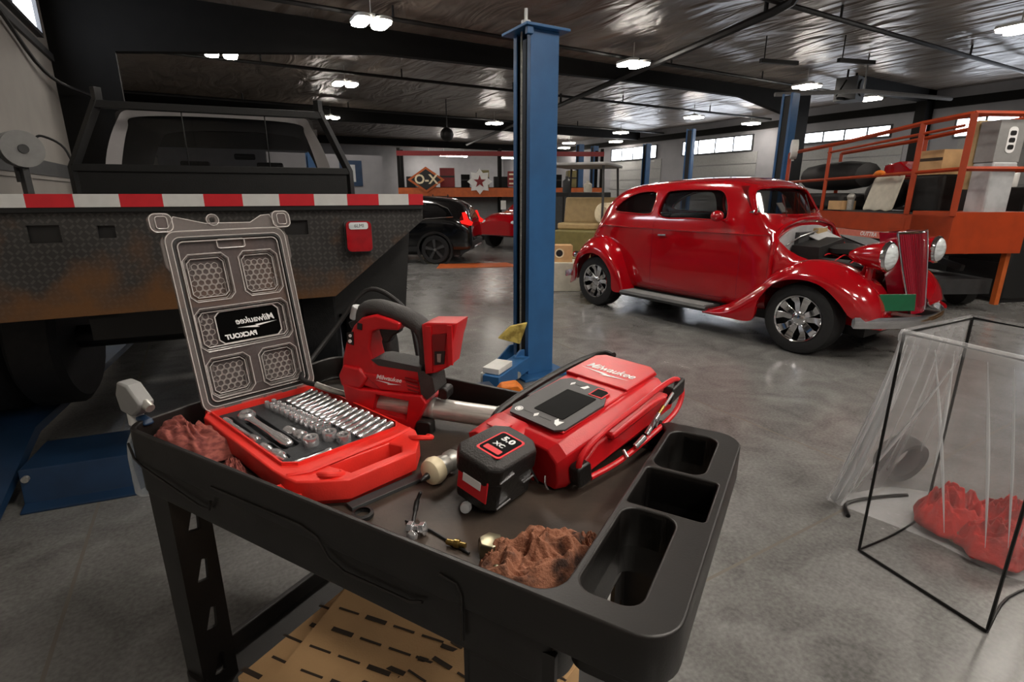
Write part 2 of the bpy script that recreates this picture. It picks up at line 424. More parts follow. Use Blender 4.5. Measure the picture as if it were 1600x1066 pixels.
# grey office partition far left
pw = MB(M['wall_grey']); pw.b2((2.2, 20.5, 0), (6.2, 20.7, 2.9)); struct(pw, 'wall_partition')
def wall_window(n, X, y0, y1, z0, z1, panes, side):
    s = -1 if side == 'r' else 1
    f = MB(M['dark_grey_paint'])
    f.ring([(y0, z0), (y1, z0), (y1, z1), (y0, z1)], [(y0 + .06, z0 + .06), (y1 - .06, z0 + .06), (y1 - .06, z1 - .06), (y0 + .06, z1 - .06)], X, X + s * .09, 'yz')
    w = (y1 - y0) / panes
    for i in range(1, panes): f.b2((X, y0 + i * w - .03, z0 + .05), (X + s * .08, y0 + i * w + .03, z1 - .05))
    f.use(M['window_glow'])
    for i in range(panes): f.b2((X + s * .005, y0 + i * w + .03, z0 + .06), (X + s * .03, y0 + (i + 1) * w - .03, z1 - .06))
    struct(f, 'window_%d' % n)
wall_window(1, XR, 18.2, 22.8, 3.62, 4.42, 4, 'r')
wall_window(2, XR, 11.9, 16.5, 3.72, 4.22, 5, 'r')
wall_window(3, XR, 5.2, 9.8, 3.5, 4.2, 5, 'r')
wall_window(4, XL, 9.2, 12.7, 4.08, 4.9, 2, 'l')
wall_window(5, XR, 24.8, 29.0, 3.62, 4.42, 4, 'r')
# rigid steel frames
fr = MB(M['frame_steel'])
def frame_beam(y, xa, za, zb, zc, xb):
    fr_ = MB(M['frame_steel'])
    bot = [(XL, 0), (XL + 1.0, 0), (XL + 1.0, za), (xa, zb), (12, zc), (xb - 3.2, zc), (xb, zc - .5), (xb, 0), (xb + .8, 0), (xb + .8, CEIL), (XL, CEIL)] if xb else [(XL, za), (xa, zb), (12, zc), (XR, zc), (XR, CEIL), (XL, CEIL)]
    fr_.prism(bot, y, y + .22, 'xz'); return fr_
struct(frame_beam(13.5, 4.2, 4.15, 4.72, 4.86, 20.5), 'trim_1')
struct(frame_beam(26.4, 5.0, 4.3, 4.75, 4.8, 0), 'trim_2')
struct(frame_beam(38.0, 5.0, 4.3, 4.75, 4.8, 0), 'trim_3')
struct(MB(M['frame_steel']).b2((XR - .6, 10.6, 0), (XR, 10.95, CEIL)).b2((XR - 5, 10.6, 4.86), (XR, 10.95, CEIL)), 'trim_4')
struct(MB(M['frame_steel']).b2((XR - .12, YF, 4.6), (XR, YB, 4.9)), 'trim_5')
struct(MB(M['wall_beige']).b2((XL, 2, 1.72), (XL + .03, 13.4, 1.78)), 'trim_6')
struct(MB(M['dark_grey_paint']).b2((XL, 2, 1.78), (XL + .05, 13.4, 2.0)), 'trim_7')
# black pipes across the ceiling
def pipe(P, r, label, group=None, name='ceiling_pipe', drops=()):
    mb = MB(M['pipe_dark']); mb.tube(P, r, 8)
    for x, y in drops: mb.cyl((x, y, P[0][2]), (x, y, CEIL), r * .5)
    o = mb.build(name); tag(o, label, 'pipe', group); return o
pipe([(XL + .1, 11.85, 5.0), (20.4, 11.85, 5.0)], .045, 'thin black ceiling pipe crossing just in front of the first steel beam', drops=((.6, 11.85), (4, 11.85), (8, 11.85), (12, 11.85), (16, 11.85)))
pipe([(XL + .1, 17.25, 4.98), (XR - .2, 17.25, 4.98)], .045, 'thin black ceiling pipe crossing between the first and second steel beams', drops=((2, 17.25), (6, 17.25), (10, 17.25), (15, 17.25), (20, 17.25)))
pipe([(XL + .1, 24.2, 4.98), (XR - .2, 24.2, 4.98)], .05, 'thin black ceiling pipe running just before the second steel beam', drops=((2, 24.2), (6, 24.2), (12, 24.2), (18, 24.2)))
pipe([(3.5, 7.2, 4.98), (XR - .2, 7.2, 4.98)], .05, 'dark ceiling pipe over the red car, nearest of the crossing pipes', drops=((6, 7.2), (12, 7.2), (18, 7.2)))
pipe([(16.8, 35.4, 4.86), (12.69, 18.2, 4.86), (9.99, 7.32, 4.86), (9.9, 6.9, 4.9), (9.95, 6.7, 5.2)], .085, 'thick black diagonal pipe hanging under the ceiling behind the tall blue column', drops=((12.69, 18.2), (11.3, 12.6), (10.0, 7.5)))

# ------------------------------------------------------------------ ceiling lights
def ceiling_light():
    t = thing('ceiling_light', '', 'ceiling light', group='twin pod lights under the ceiling')
    h = MB(M['white_paint']); h.b2((-.06, -.12, .06), (.06, .12, .16)); h.cyl((0, 0, .12), (0, 0, .55), .012)
    for s in (-1, 1): h.prism([(x + s * .2, y) for x, y in rr(-.16, -.34, .16, .34, .14)], .03, .09)
    h.build('housing', t, bev=.006)
    for s in (-1, 1):
        MB(M['lamp_glow']).prism([(x + s * .2, y) for x, y in rr(-.14, -.32, .14, .32, .13)], -.01, .03).build('diffuser', t)
    return t
LIGHTS = [(3.4, 11.4, 'white twin ceiling light left of the tall blue column top'), (.95, 15.6, 'white twin ceiling light above the left half of the truck cab'),
    (4.35, 17.7, 'white twin ceiling light above the right half of the truck cab'), (5.5, 25.4, 'small twin ceiling light just right of the truck headache rack'),
    (10.2, 11.4, 'bright ceiling light nearest to the right side of the tall blue column'), (12.6, 23.5, 'bright ceiling light left of the tall blue column, above the far rack'),
    (19.2, 17.4, 'ceiling light above the red car roof'), (23.2, 17.5, 'ceiling light in front of the right wall windows over the red car'),
    (16.9, 10.9, 'ceiling light hanging above the slim blue post behind the red car'), (20.9, 11.1, 'ceiling light above the right wall window behind the orange lift'),
    (14.9, 5.2, 'ceiling light nearest above the orange lift at the picture edge'), (16.6, 42.2, 'far ceiling light above the diamond shaped sign'),
    (21.5, 29.8, 'far ceiling light just right of the tall blue column, upper of two'), (23.4, 33.0, 'far ceiling light just right of the tall blue column, lower of two'),
    (20.4, 23.5, 'ceiling light above the dark open cart behind the car'), (23.5, 27.5, 'ceiling light low over the blue posts by the far windows')]
z_l = 4.72
L0 = ceiling_light()
for i, (x, y, lab) in enumerate(LIGHTS):
    if i == 0: L0.location = (x, y, z_l); L0['label'] = lab
    else: dup(L0, (x, y, z_l), label=lab)
for x, y, lab in ((1.9, -.2, 'added unseen ceiling light over the near end of the utility cart'), (.6, -2.7, 'added unseen ceiling light behind the near end of the utility cart'), (5.2, -2.6, 'added unseen ceiling light on the near right side of the hall'), (1.7, 4.5, 'added unseen ceiling light over the floor between the truck and the blue column'), (3.6, -1.2, 'unseen ceiling light over the near right floor'), (4.3, 6.0, 'unseen ceiling light between the blue column and the red car'), (8.6, 1.3, 'added unseen ceiling light in front of the red car'), (9.5, -.6, 'added unseen ceiling light over the clear bag stand side')):  # unseen fixtures out of view, added to brighten cart, tools and floor
    dup(L0, (x, y, z_l), label=lab)
# long strips far back
for x0, x1, y, lab in ((16.9, 19.2, 40.5, 'long white strip light far back above the rack'), (22.4, 24.2, 40.5, 'long white strip light touching the left edge of the tall blue column')):
    t = thing('strip_light', lab, 'ceiling light', (0, 0, 0), group='long strip lights at the back')
    MB(M['white_paint']).b2((x0, y - .1, 4.5), (x1, y + .1, 4.6)).cyl((x0 + .3, y, 4.6), (x0 + .3, y, CEIL), .012).cyl((x1 - .3, y, 4.6), (x1 - .3, y, CEIL), .012).build('housing', t)
    MB(M['lamp_glow']).b2((x0 + .02, y - .1, 4.4), (x1 - .02, y + .1, 4.49)).build('diffuser', t)
# ------------------------------------------------------------------ tall blue two-post lift column (near)
def lift_post(t, h, w=.25, d=.25):
    """C-shaped column, open towards -x"""
    mb = MB(M['lift_blue']); e = .012
    mb.prism([(0, 0), (w, 0), (w, d), (0, d), (0, d - .05), (e, d - .05), (e, d - e), (w - e, d - e), (w - e, e), (e, e), (e, .05), (0, .05)], .02, h)
    mb.build('column', t, bev=.003)
    return t
t = thing('lift_column', 'tall blue lift column with a capped top standing mid-floor behind the tools', 'car lift', (2.235, 3.6, 0))
HC = 2.655
lift_post(t, HC)
MB(M['lift_blue']).b2((-.07, -.06, HC), (.31, .31, HC + .02)).b2((-.05, -.04, HC - .05), (.0, .0, HC)).build('top_plate', t, bev=.004)
MB(M['white_paint']).cyl((.02, .1, HC + .02), (.02, .1, HC + .07), .035).cyl((.02, .1, HC + .07), (.02, .1, HC + .15), .012).build('cable_sheave', t)
MB(M['pipe_dark']).b2((.02, .02, .1), (.2, .23, HC - .05)).build('slide_channel', t)
MB(M['zinc']).cyl((-.004, .12, .1), (-.004, .12, HC), .008).build('lift_cable', t)
MB(M['lift_blue']).b2((-.1, -.12, 0), (.36, .36, .02)).prism([(-.3, .02), (-.02, .02), (-.02, .24), (-.06, .24)], .02, .04, 'xz').prism([(-.3, .02), (-.02, .02), (-.02, .24), (-.06, .24)], .2, .22, 'xz').build('base_plate', t, bev=.003)
a = MB(M['lift_blue']); a.box((-.28, -.14, .13), (.58, .14, .12), (0, 0, R(35))); a.use(M['white_paint']).box((-.46, -.22, .128), (.12, .145, .125), (0, 0, R(35))); a.build('swing_arm', t, bev=.006)
MB(M['zinc']).cyl((-.31, -.23, .16), (-.31, -.2, .16), .012).cyl((-.2, -.17, .1), (-.2, -.13, .1), .03).build('arm_bolt', t)
# things lying at its foot
def at_col(x, y, z): return (2.235 + x, 3.6 + y, z)
tag(MB(M['white_paint']).prism([(-.12, -.07), (.12, -.07), (.12, .07), (-.12, .07)], 0, .045).build('lift_pad_block', loc=at_col(-.40, -.20, .193), rot=(0, 0, R(35)), bev=.004), 'white flat block resting on the blue lift arm', 'block')
ob = MB(M['orange_pad']); ob.prism([(-.1, 0), (.1, 0), (.1, .09), (.05, .14), (-.06, .13), (-.1, .08)], -.06, .06, 'xz')
tag(ob.build('wheel_chock', loc=(1.76, 3.08, 0.06), rot=(0, 0, R(-20)), bev=.012), 'orange plastic wheel chock on the floor before the blue lift arm', 'chock')
yw = MB(M['yellow_wood']); yw.prism([(-.12, -.04), (.06, -.09), (.12, .09), (-.02, .06)], -.02, .02, 'xz')
tag(yw.build('wood_wedge', loc=at_col(-.14, .02, .40), rot=(0, 0, R(-30)), bev=.004), 'yellowish wooden wedge leaning on the blue column foot', 'wedge')
sh = MB(M['pipe_dark']); sh.b2((0, -.02, .0), (.42, .02, .03)).b2((0, -.025, 0), (.03, .025, .12)).b2((-.02, -.02, .09), (.03, .02, .12))
tag(sh.build('steel_bracket', loc=(1.36, 3.20, .09), rot=(0, 0, R(-28))), 'black angled steel bracket on the floor left of the orange chock', 'bracket')

# far blue lift columns
for (px_, py_, h, lab, rz) in ((10.75, 7.2, 3.5, 'blue lift column rising behind the red car windshield, below a ceiling light', 0), (14.6, 13.2, 3.62, 'dark sided blue lift column left of the far window panes', 20), (16.1, 16.9, 3.5, 'slim blue lift column standing in front of the far right window', 0),
        (13.9, 18.5, 3.5, 'blue lift column behind the dark open cart roof', 0), (14.9, 18.8, 3.5, 'dark blue lift column with a white edge right of the cart roof', 0), (2.1, 12.2, 2.35, 'short blue post showing right behind the truck headache rack', 0), (11.4, 17.4, 3.2, 'thin blue lift post rising left over the dark open cart', 0)):
    q = thing('lift_column', lab, 'car lift', (px_, py_, 0), R(rz), group='far blue lift columns')
    lift_post(q, h, .24, .24)
    MB(M['pipe_dark']).b2((.02, .03, .1), (.2, .21, h - .05)).build('slide_channel', q)
    MB(M['lift_blue']).b2((-.08, -.08, 0), (.38, .38, .02)).build('base_plate', q)

# ------------------------------------------------------------------ the red street rod
CARX = (5.5575, 4.2555, 0)
car = thing('vintage_car', 'glossy red vintage two-door sedan with its hood off and chrome wheels', 'car', CARX, R(-85.4))
SEC = [(-2.08, .47, .62, .20, .12), (-2.03, .42, .86, .40, .25), (-1.93, .37, 1.10, .53, .36), (-1.74, .34, 1.35, .62, .45), (-1.47, .33, 1.55, .675, .51), (-1.1, .33, 1.645, .71, .55), (-.5, .33, 1.69, .735, .57), (.1, .33, 1.695, .735, .57), (.36, .33, 1.67, .732, .57), (.54, .33, 1.58, .725, .575), (.74, .33, 1.28, .705, .60), (.86, .33, 1.215, .665, .5)]
def section(p, inset=0.0, npt=4):
    x, zb, zt, wb, wr = p
    zb += inset * 4; zt -= inset; wb = max(wb - inset, .03); wr = max(wr - inset, .02)
    zbelt = min(1.15, zb + .62 * (zt - zb)); k = zt - zbelt
    H = [(wb * .9, zb), (wb * .985, zb + .12 * (zbelt - zb)), (wb, zb + .6 * (zbelt - zb)), (wb * .985, zbelt), (wb * .93 * .55 + wr * .45 * 1.02, zbelt + .5 * k), (wr, zt - .2 * k), (wr * .82, zt - .07 * k), (wr * .45, zt - .012 * k)]
    ring = [(y, z) for y, z in H] + [(0, zt)] + [(-y, z) for y, z in reversed(H)]
    return [(x, y, z) for y, z in cr(ring, npt)]
def body_rows(SEC, inset=0.0, n=4): return [section(p, inset) for p in cr(SEC, n)]
bm_ = MB(M['car_red']); bm_.loft(body_rows(SEC), True, True, True)
body = bm_.build('body_shell', ang=40)
cav = MB(M['car_inside']); cav.loft([section(p, .045) for p in cr([q for q in SEC if -1.6 < q[0] < .6] , 3)], True, True, True)
def rp(P, n=5): return cr(P, n, True)
QWIN = rp([(-1.40, 1.30), (-1.05, 1.27), (-.74, 1.265), (-.70, 1.34), (-.70, 1.48), (-.76, 1.535), (-1.0, 1.525), (-1.25, 1.44)])
DWIN = rp([(-.57, 1.25), (-.1, 1.235), (.28, 1.235), (.345, 1.27), (.30, 1.42), (.20, 1.535), (0, 1.555), (-.42, 1.55), (-.57, 1.5)])
WWIN = rp([(-.585, 1.305), (0, 1.285), (.585, 1.305), (.605, 1.36), (.525, 1.53), (.34, 1.568), (0, 1.578), (-.34, 1.568), (-.525, 1.53), (-.605, 1.36)])
c1 = MB(M['car_inside']).prism(QWIN, -1, 1, 'xz'); c2 = MB(M['car_inside']).prism(DWIN, -1, 1, 'xz'); c3 = MB(M['car_inside']).prism(WWIN, .42, 1.2, 'yz')
boolean(body, [cav, c1, c2, c3])
body.parent = car
for p in body.data.polygons: p.use_smooth = True
body.data.set_sharp_from_angle(angle=R(38))
FINE = cr(SEC, 8)
def surf_y(x, z):
    p = min(FINE, key=lambda q: abs(q[0] - x)); S = [q for q in section(p) if q[1] > 0]
    best = min(range(len(S) - 1), key=lambda i: 0 if (S[i][2] - z) * (S[i + 1][2] - z) <= 0 else 1 + min(abs(S[i][2] - z), abs(S[i + 1][2] - z)))
    a, b = S[best], S[best + 1]; k = 0 if abs(b[2] - a[2]) < 1e-6 else max(0, min(1, (z - a[2]) / (b[2] - a[2])))
    return a[1] + (b[1] - a[1]) * k
for s in (-1, 1):
    for nm, x0, x1, z0, z1 in (('quarter_window', -1.43, -.68, 1.25, 1.55), ('door_window', -.6, .37, 1.22, 1.57)):
        g = MB(M['car_glass']); g.loft([[(x0 + (x1 - x0) * i / 8, s * (surf_y(x0 + (x1 - x0) * i / 8, z0 + (z1 - z0) * j / 5) - .022), z0 + (z1 - z0) * j / 5) for j in range(6)] for i in range(9)])
        g.build(nm, car, fixn=False)
wg = MB(M['car_glass']); wg.loft([[(.715 - .0 * abs(y) - (z - 1.28) * .62 - .08 * y * y * 3, y, z) for z in (1.27, 1.36, 1.45, 1.52, 1.59)] for y in [(-.63 + i * .126) for i in range(11)]]); wg.build('windshield', car, fixn=False)
# window surrounds, drip rail and wipers
for s in (-1, 1):
    for nm, P in (('window_surround', QWIN), ('window_surround', DWIN)):
        MB(M['car_red']).tube([(x, s * (surf_y(x, z) + .002), z) for x, z in P], .009, 6, True).build(nm, car)
MB(M['car_red']).tube([(.735 - (z - 1.28) * .62 + .02 - .25 * y * y, y, z) for y, z in WWIN], .014, 6, True).build('windshield_frame', car)
for y in (-.28, .2):
    MB(M['chrome']).tube([(.77, y, 1.27), (.735, y + .02, 1.36), (.66, y + .05, 1.5)], .005, 6).build('wiper', car)
# door lines, belt moulding, handle, mirror
for s in (-1, 1):
    mb = MB(M['car_red_deep'])
    for x in (-.63, .56): mb.tube([(x, s * (surf_y(x, z) + .0005), z) for z in [.4 + .06 * i for i in range(14)]], .004, 5)
    mb.tube([(-.63 + 1.19 * i / 16, s * (surf_y(-.63 + 1.19 * i / 16, .40) + .0005), .40) for i in range(17)], .004, 5)
    mb.build('door_seam', car)
    MB(M['car_red']).tube([(-1.9 + 2.7 * i / 30, s * (surf_y(-1.9 + 2.7 * i / 30, 1.10 + .0 * i) + .002), 1.10 if i > 4 else .98 + .03 * i) for i in range(31)], .012, 6).build('belt_moulding', car)
    MB(M['chrome']).tube([(-.52, s * (surf_y(-.52, 1.03) + .02), 1.03), (-.4, s * (surf_y(-.4, 1.03) + .026), 1.035)], .012, 8).cyl((-.5, s * (surf_y(-.5, 1.03) - .01), 1.03), (-.5, s * (surf_y(-.5, 1.03) + .025), 1.03), .012).build('door_handle', car)
    m_ = MB(M['car_red']); m_.ball((.33, s * .85, 1.28), (.06, .085, .06)); m_.cyl((.33, s * .7, 1.22), (.33, s * .82, 1.26), .014); m_.build('side_mirror', car)
MB(M['car_inside']).b2((-.45, -.6, .55), (.05, .6, .85)).b2((-.5, -.6, .8), (-.32, .6, 1.28)).b2((-1.4, -.5, .55), (-.95, .5, .9)).b2((-1.5, -.5, .85), (-1.32, .5, 1.25)).build('seats', car, bev=.03)
MB(M['car_inside']).lathe([(.165, -.012), (.18, 0), (.165, .012)], (.25, -.33, 1.16), (-.8, 0, .6), 20, False).cyl((.25, -.33, 1.16), (.55, -.33, 1.0), .02).build('steering_wheel', car)
MB(M['white_paint']).box((.55, .0, 1.36), (.01, .16, .12), (0, R(-35), R(10))).build('paper_note', car)
# fenders
def fender(C, S, P, I, nm, s):
    n = 5; rows = []
    Ct, St, Pt, It = cr(C, n), cr(S, n), cr(P, n), cr(I, n)
    for a, b, c, d in zip(It, Ct, St, Pt):
        pts = cr([(d0[0], s * d0[1], d0[2]) for d0 in ((a[0], a[2], a[1]), (b[0], b[2], b[1]), (c[0], c[2], c[1]), (d[0], d[2], d[1]))], 5)
        pts.append((d[0], s * (d[2] - .035), d[1] + .005)); pts.append((d[0], s * (d[2] - .04), d[1] + .05))
        rows.append(pts)
    mb = MB(M['car_red']); mb.loft(rows); return mb.build(nm, car, ang=60, fixn=False)
FC = [(.30, .27, .80), (.55, .37, .80), (.80, .57, .78), (1.0, .765, .75), (1.2, .885, .72), (1.42, .905, .69), (1.62, .85, .67), (1.80, .73, .66), (1.90, .59, .67), (1.94, .46, .69)]
FS = [(.30, .26, .90), (.58, .30, .91), (.83, .46, .91), (1.0, .64, .90), (1.2, .775, .89), (1.40, .80, .875), (1.6, .75, .86), (1.77, .64, .84), (1.87, .52, .81), (1.905, .44, .78)]
FP = [(.30, .235, .90), (.62, .24, .915), (.89, .265, .92), (.93, .47, .92), (1.08, .67, .915), (1.30, .735, .91), (1.5, .70, .90), (1.66, .58, .885), (1.76, .46, .86), (1.85, .41, .80)]
FI = [(.30, .27, .70), (.55, .38, .64), (.8, .57, .56), (1.0, .75, .48), (1.2, .86, .43), (1.42, .87, .40), (1.62, .81, .37), (1.8, .68, .36), (1.9, .53, .38), (1.93, .43, .44)]
RC = [(-.93, .30, .80), (-1.05, .58, .80), (-1.2, .80, .79), (-1.42, .925, .77), (-1.65, .93, .75), (-1.85, .82, .72), (-2.02, .60, .68), (-2.12, .40, .64), (-2.2, .27, .60)]
RS = [(-.93, .29, .88), (-1.02, .52, .90), (-1.18, .70, .91), (-1.40, .81, .905), (-1.62, .815, .89), (-1.82, .72, .865), (-1.97, .54, .82), (-2.07, .38, .77), (-2.17, .25, .70)]
RP_ = [(-.97, .27, .90), (-1.09, .29, .915), (-1.13, .50, .92), (-1.30, .68, .92), (-1.51, .735, .91), (-1.73, .67, .90), (-1.87, .50, .87), (-1.93, .32, .82), (-2.12, .23, .74)]
RI = [(-.93, .30, .66), (-1.05, .6, .62), (-1.2, .82, .60), (-1.42, .95, .58), (-1.65, .95, .56), (-1.85, .84, .52), (-2.02, .62, .46), (-2.12, .42, .42), (-2.2, .28, .42)]
for s in (-1, 1):
    fender(*[[(q[0], q[1], q[2] * (1.1 if s > 0 else 1)) for q in W_] for W_ in (FC, FS, FP, FI)], 'front_fender', s); fender(RC, RS, RP_, RI, 'rear_fender', s)
    rb = MB(M['dark_grey_paint']); rb.prism([(s * .64, .31), (s * .9, .31), (s * .925, .285), (s * .9, .25), (s * .64, .25)], -.95, .34, 'yz')
    for i in range(6): rb.use(M['grey_paint']).b2((-.93, s * (.70 + i * .034), .309), (.3, s * (.712 + i * .034), .314))
    rb.build('running_board', car, bev=.006)
# wheels: fat tyre, five split chrome spokes
def wheel(x, y, s, r=.345, name='wheel'):
    w = MB(M['tyre'])
    w.lathe([(.225, -.11), (.24, -.125), (.30, -.13), (r - .015, -.118), (r, -.085), (r, .085), (r - .015, .118), (.30, .13), (.24, .125), (.225, .11)], (x, y, r), (0, s, 0), 40, False)
    w = w.build(name, car)
    rm = MB(M['chrome']); rm.lathe([(.232, .118), (.226, .128), (.214, .118), (.205, .05), (.205, -.1)], (x, y, r), (0, s, 0), 40, False)
    rm.use(M['pipe_dark']).cyl((x, y - s * .02, r), (x, y, r), .2, n=28); rm.build('rim', w)
    sp = MB(M['chrome'])
    for i in range(5):
        a0 = 2 * PI * i / 5 + .3
        def pt(rad, da, d): return (x + rad * math.cos(a0 + da), y + s * d, r + rad * math.sin(a0 + da))
        for q in (-1, 1):
            sp.loft([[pt(.035, q * .75, .06), pt(.035, q * .1, .06), pt(.035, q * .1, .095), pt(.035, q * .75, .09)],
                     [pt(.10, q * .56, .06), pt(.10, q * .0, .06), pt(.10, q * .0, .104), pt(.10, q * .56, .088)],
                     [pt(.155, q * .44, .055), pt(.155, q * .05, .055), pt(.155, q * .05, .10), pt(.155, q * .44, .085)],
                     [pt(.214, q * .50, .06), pt(.214, q * .12, .06), pt(.214, q * .12, .115), pt(.214, q * .50, .115)]], True, True, True)
        sp.ball(pt(.06, .63, .1), .012, 8, 5)
    sp.lathe([(.07, .05), (.07, .095), (.05, .11), (.02, .116)], (x, y, r), (0, s, 0), 20)
    sp.build('spokes', w, bev=.004)
for s in (-1, 1): wheel(1.30, s * .70, s); wheel(-1.51, s * .70, s)
# firewall, engine bay, radiator
fw = MB(M['firewall_grey']); fw.prism(cr([(-.60, .62), (-.60, .95), (-.50, 1.09), (-.25, 1.17), (0, 1.185), (.25, 1.17), (.50, 1.09), (.60, .95), (.60, .62)], 4), .862, .885, 'yz')
fw.use(M['dark_grey_paint']).b2((.885, -.28, .95), (.93, .02, 1.12)).use(M['tan_vinyl']).b2((.885, .08, 1.0), (.94, .28, 1.15))
fw.use(M['chrome_soft']).tube([(.9, -.45, 1.0), (.95, -.3, 1.08), (.92, .3, 1.16)], .008); fw.build('firewall', car, bev=.004)
MB(M['car_red']).tube([(.87, y, z) for y, z in cr([(-.655, .60), (-.655, .95), (-.545, 1.15), (-.26, 1.235), (0, 1.25), (.26, 1.235), (.545, 1.15), (.655, .95), (.655, .60)], 5)], .022, 8).build('cowl_lip', car)
en = MB(M['pipe_dark']); en.b2((.95, -.25, .45), (1.62, .25, .86)).use(M['dark_grey_paint']); en.box((1.2, -.3, .8), (.5, .14, .12), (R(30), 0, 0)); en.box((1.2, .3, .8), (.5, .14, .12), (R(-30), 0, 0))
en.use(M['rubber_black']).lathe([(.02, .02), (.2, 0), (.21, .05), (.06, .09), (.02, .09)], (1.3, 0, .93), (0, 0, 1), 24); en.box((1.05, -.1, .92), (.28, .5, .22), (R(8), 0, 0)); en.use(M['firewall_grey']).box((1.0, .12, 1.06), (.26, .34, .012), (R(14), R(24), R(20))); en.use(M['rubber_black']); en.use(M['pipe_dark']).cyl((1.3, 0, .84), (1.3, 0, .95), .07)
for i in range(4): en.use(M['red_ink']).tube(cr([(1.0 + i * .15, -.36, .82), (1.05 + i * .15, -.2, .92), (1.2 + i * .08, -.05, .88)], 4), .007, 6)
en.use(M['rubber_black']).tube(cr([(1.55, -.1, .9), (1.64, -.05, .98), (1.74, 0, .96)], 5), .03); en.tube(cr([(1.0, -.35, .75), (1.3, -.42, .86), (1.62, -.34, .84), (1.72, -.2, .9)], 5), .022)
en.use(M['chrome_soft']).cyl((1.6, -.2, .84), (1.7, -.2, .84), .06).cyl((1.62, .12, .7), (1.68, .12, .7), .08)
en.build('engine', car, bev=.008)
for s in (-1, 1):
    MB(M['car_red']).loft([[(x, s * y, .58), (x, s * (y + .01), .8), (x, s * y, zt)] for x, y, zt in ((.85, .645, 1.14), (.92, .63, 1.05), (1.0, .60, .97), (1.1, .56, .91), (1.25, .50, .86))]).build('cowl_side', car, solid=.012, fixn=False)
rd = MB(M['car_red']); rd.prism([(-.52, .5), (-.50, .78), (-.3, 1.06), (.3, 1.06), (.50, .78), (.52, .5)], 1.64, 1.68, 'yz'); rd.b2((1.5, -.50, .3), (1.9, .50, .52)); rd.build('radiator_support', car, bev=.01)
gr = MB(M['car_red_deep'])
def grow(z, top):
    k = (1.165 - z) / .73; xb = 1.84 + .16 * k; w = .335 - .165 * k ** 1.5
    return [(xb - .16, -w - .01, z), (xb - .02, -w, z), (xb + .012, -w * .55, z), (xb + .025, 0, z), (xb + .012, w * .55, z), (xb - .02, w, z), (xb - .16, w + .01, z)]
gr.loft([grow(1.165 - .0608 * i, 0) for i in range(13)], False); gr.prism([(p[0], p[1]) for p in grow(1.165, 0)], 1.15, 1.168)
G = gr.build('grille', car, fixn=False, ang=50)
gs = MB(M['car_red_deep'])
for i in range(1, 20):
    u = -1 + 2 * i / 20.0; gs.tube([((lambda g: g[3][0] - abs(u) ** 1.6 * .045 + .003)(grow(1.15 - .06 * j, 0)), (lambda g: g[5][1] * u)(grow(1.15 - .06 * j, 0)), 1.15 - .06 * j) for j in range(12)], .0035, 5)
gs.build('grille_bars', G)
gc = MB(M['chrome'])
for s in (1, 5): gc.tube([(lambda g: (g[s][0] + .004, g[s][1], g[s][2]))(grow(1.165 - .0608 * i, 0)) for i in range(13)], .011, 8)
gc.tube([(g[0] + .004, g[1], 1.168) for g in grow(1.165, 0)[1:6]], .011, 8); gc.build('chrome_trim', G)
for s in (-1, 1):
    h = MB(M['car_red']); h.lathe([(.03, -.28), (.07, -.22), (.11, -.1), (.125, 0), (.127, .02)], (1.84, s * .56, .975), (1, 0, .02), 28); h.cyl((1.74, s * .56, .72), (1.74, s * .56, .9), .03)
    h = h.build('headlight', car)
    MB(M['chrome']).lathe([(.128, -.012), (.136, .004), (.13, .022), (.115, .026)], (1.86, s * .56, .975), (1, 0, .02), 28, False).build('bezel', h)
    MB(M['lamp_lens']).lathe([(.12, .02), (.1, .045), (.06, .062), (.005, .068)], (1.86, s * .56, .975), (1, 0, .02), 28).build('lens', h)
MB(M['plate_green']).box((1.97, -.47, .575), (.012, .33, .15), (0, R(-8), R(-32))).build('licence_plate', car, bev=.004)
bp = MB(M['chrome'])
def blade(y, d): x = 2.13 - .33 * (abs(y) / .86) ** 2.4; return [(x - .008, y, .38 - d * .0), (x + .012, y, .36), (x + .022, y, .41), (x + .012, y, .46), (x - .008, y, .44)]
bp.loft([blade(-.86 + 1.72 * i / 24, 0) for i in range(25)], True, True, True); bp.use(M['pipe_dark']).b2((1.7, -.3, .36), (2.11, -.25, .42)).b2((1.7, .25, .36), (2.11, .3, .42)); bp.build('front_bumper', car)
for s in (-1, 1):
    MB(M['chrome']).lathe([(.01, .06), (.03, .04), (.034, 0), (.02, -.03)], (1.92, s * .2, .5), (1, 0, 0), 14).build('grille_lamp', car)
    tl = MB(M['tail_red']); tl.lathe([(.04, 0), (.045, -.03), (.02, -.06)], (-2.03, s * .72, .66), (1, 0, 0), 16); tl.use(M['chrome']).lathe([(.02, .08), (.046, .03), (.047, 0)], (-2.03, s * .72, .66), (1, 0, 0), 16); tl.build('tail_light', car)
rbp = MB(M['chrome'])
rbp.loft([[(x - .012, y, .34), (x + .01, y, .33), (x + .012, y, .42), (x - .012, y, .41)] for y, x in [(-.8 + 1.6 * i / 16, -2.32 + .16 * abs(-1 + i / 8) ** 2.4) for i in range(17)]], True, True, True); rbp.build('rear_bumper', car)
MB(M['pipe_dark']).b2((-1.9, -.45, .2), (1.75, .45, .34)).cyl((-1.51, -.6, .345), (-1.51, .6, .345), .05).cyl((1.3, -.6, .345), (1.3, .6, .345), .04).build('chassis', car)

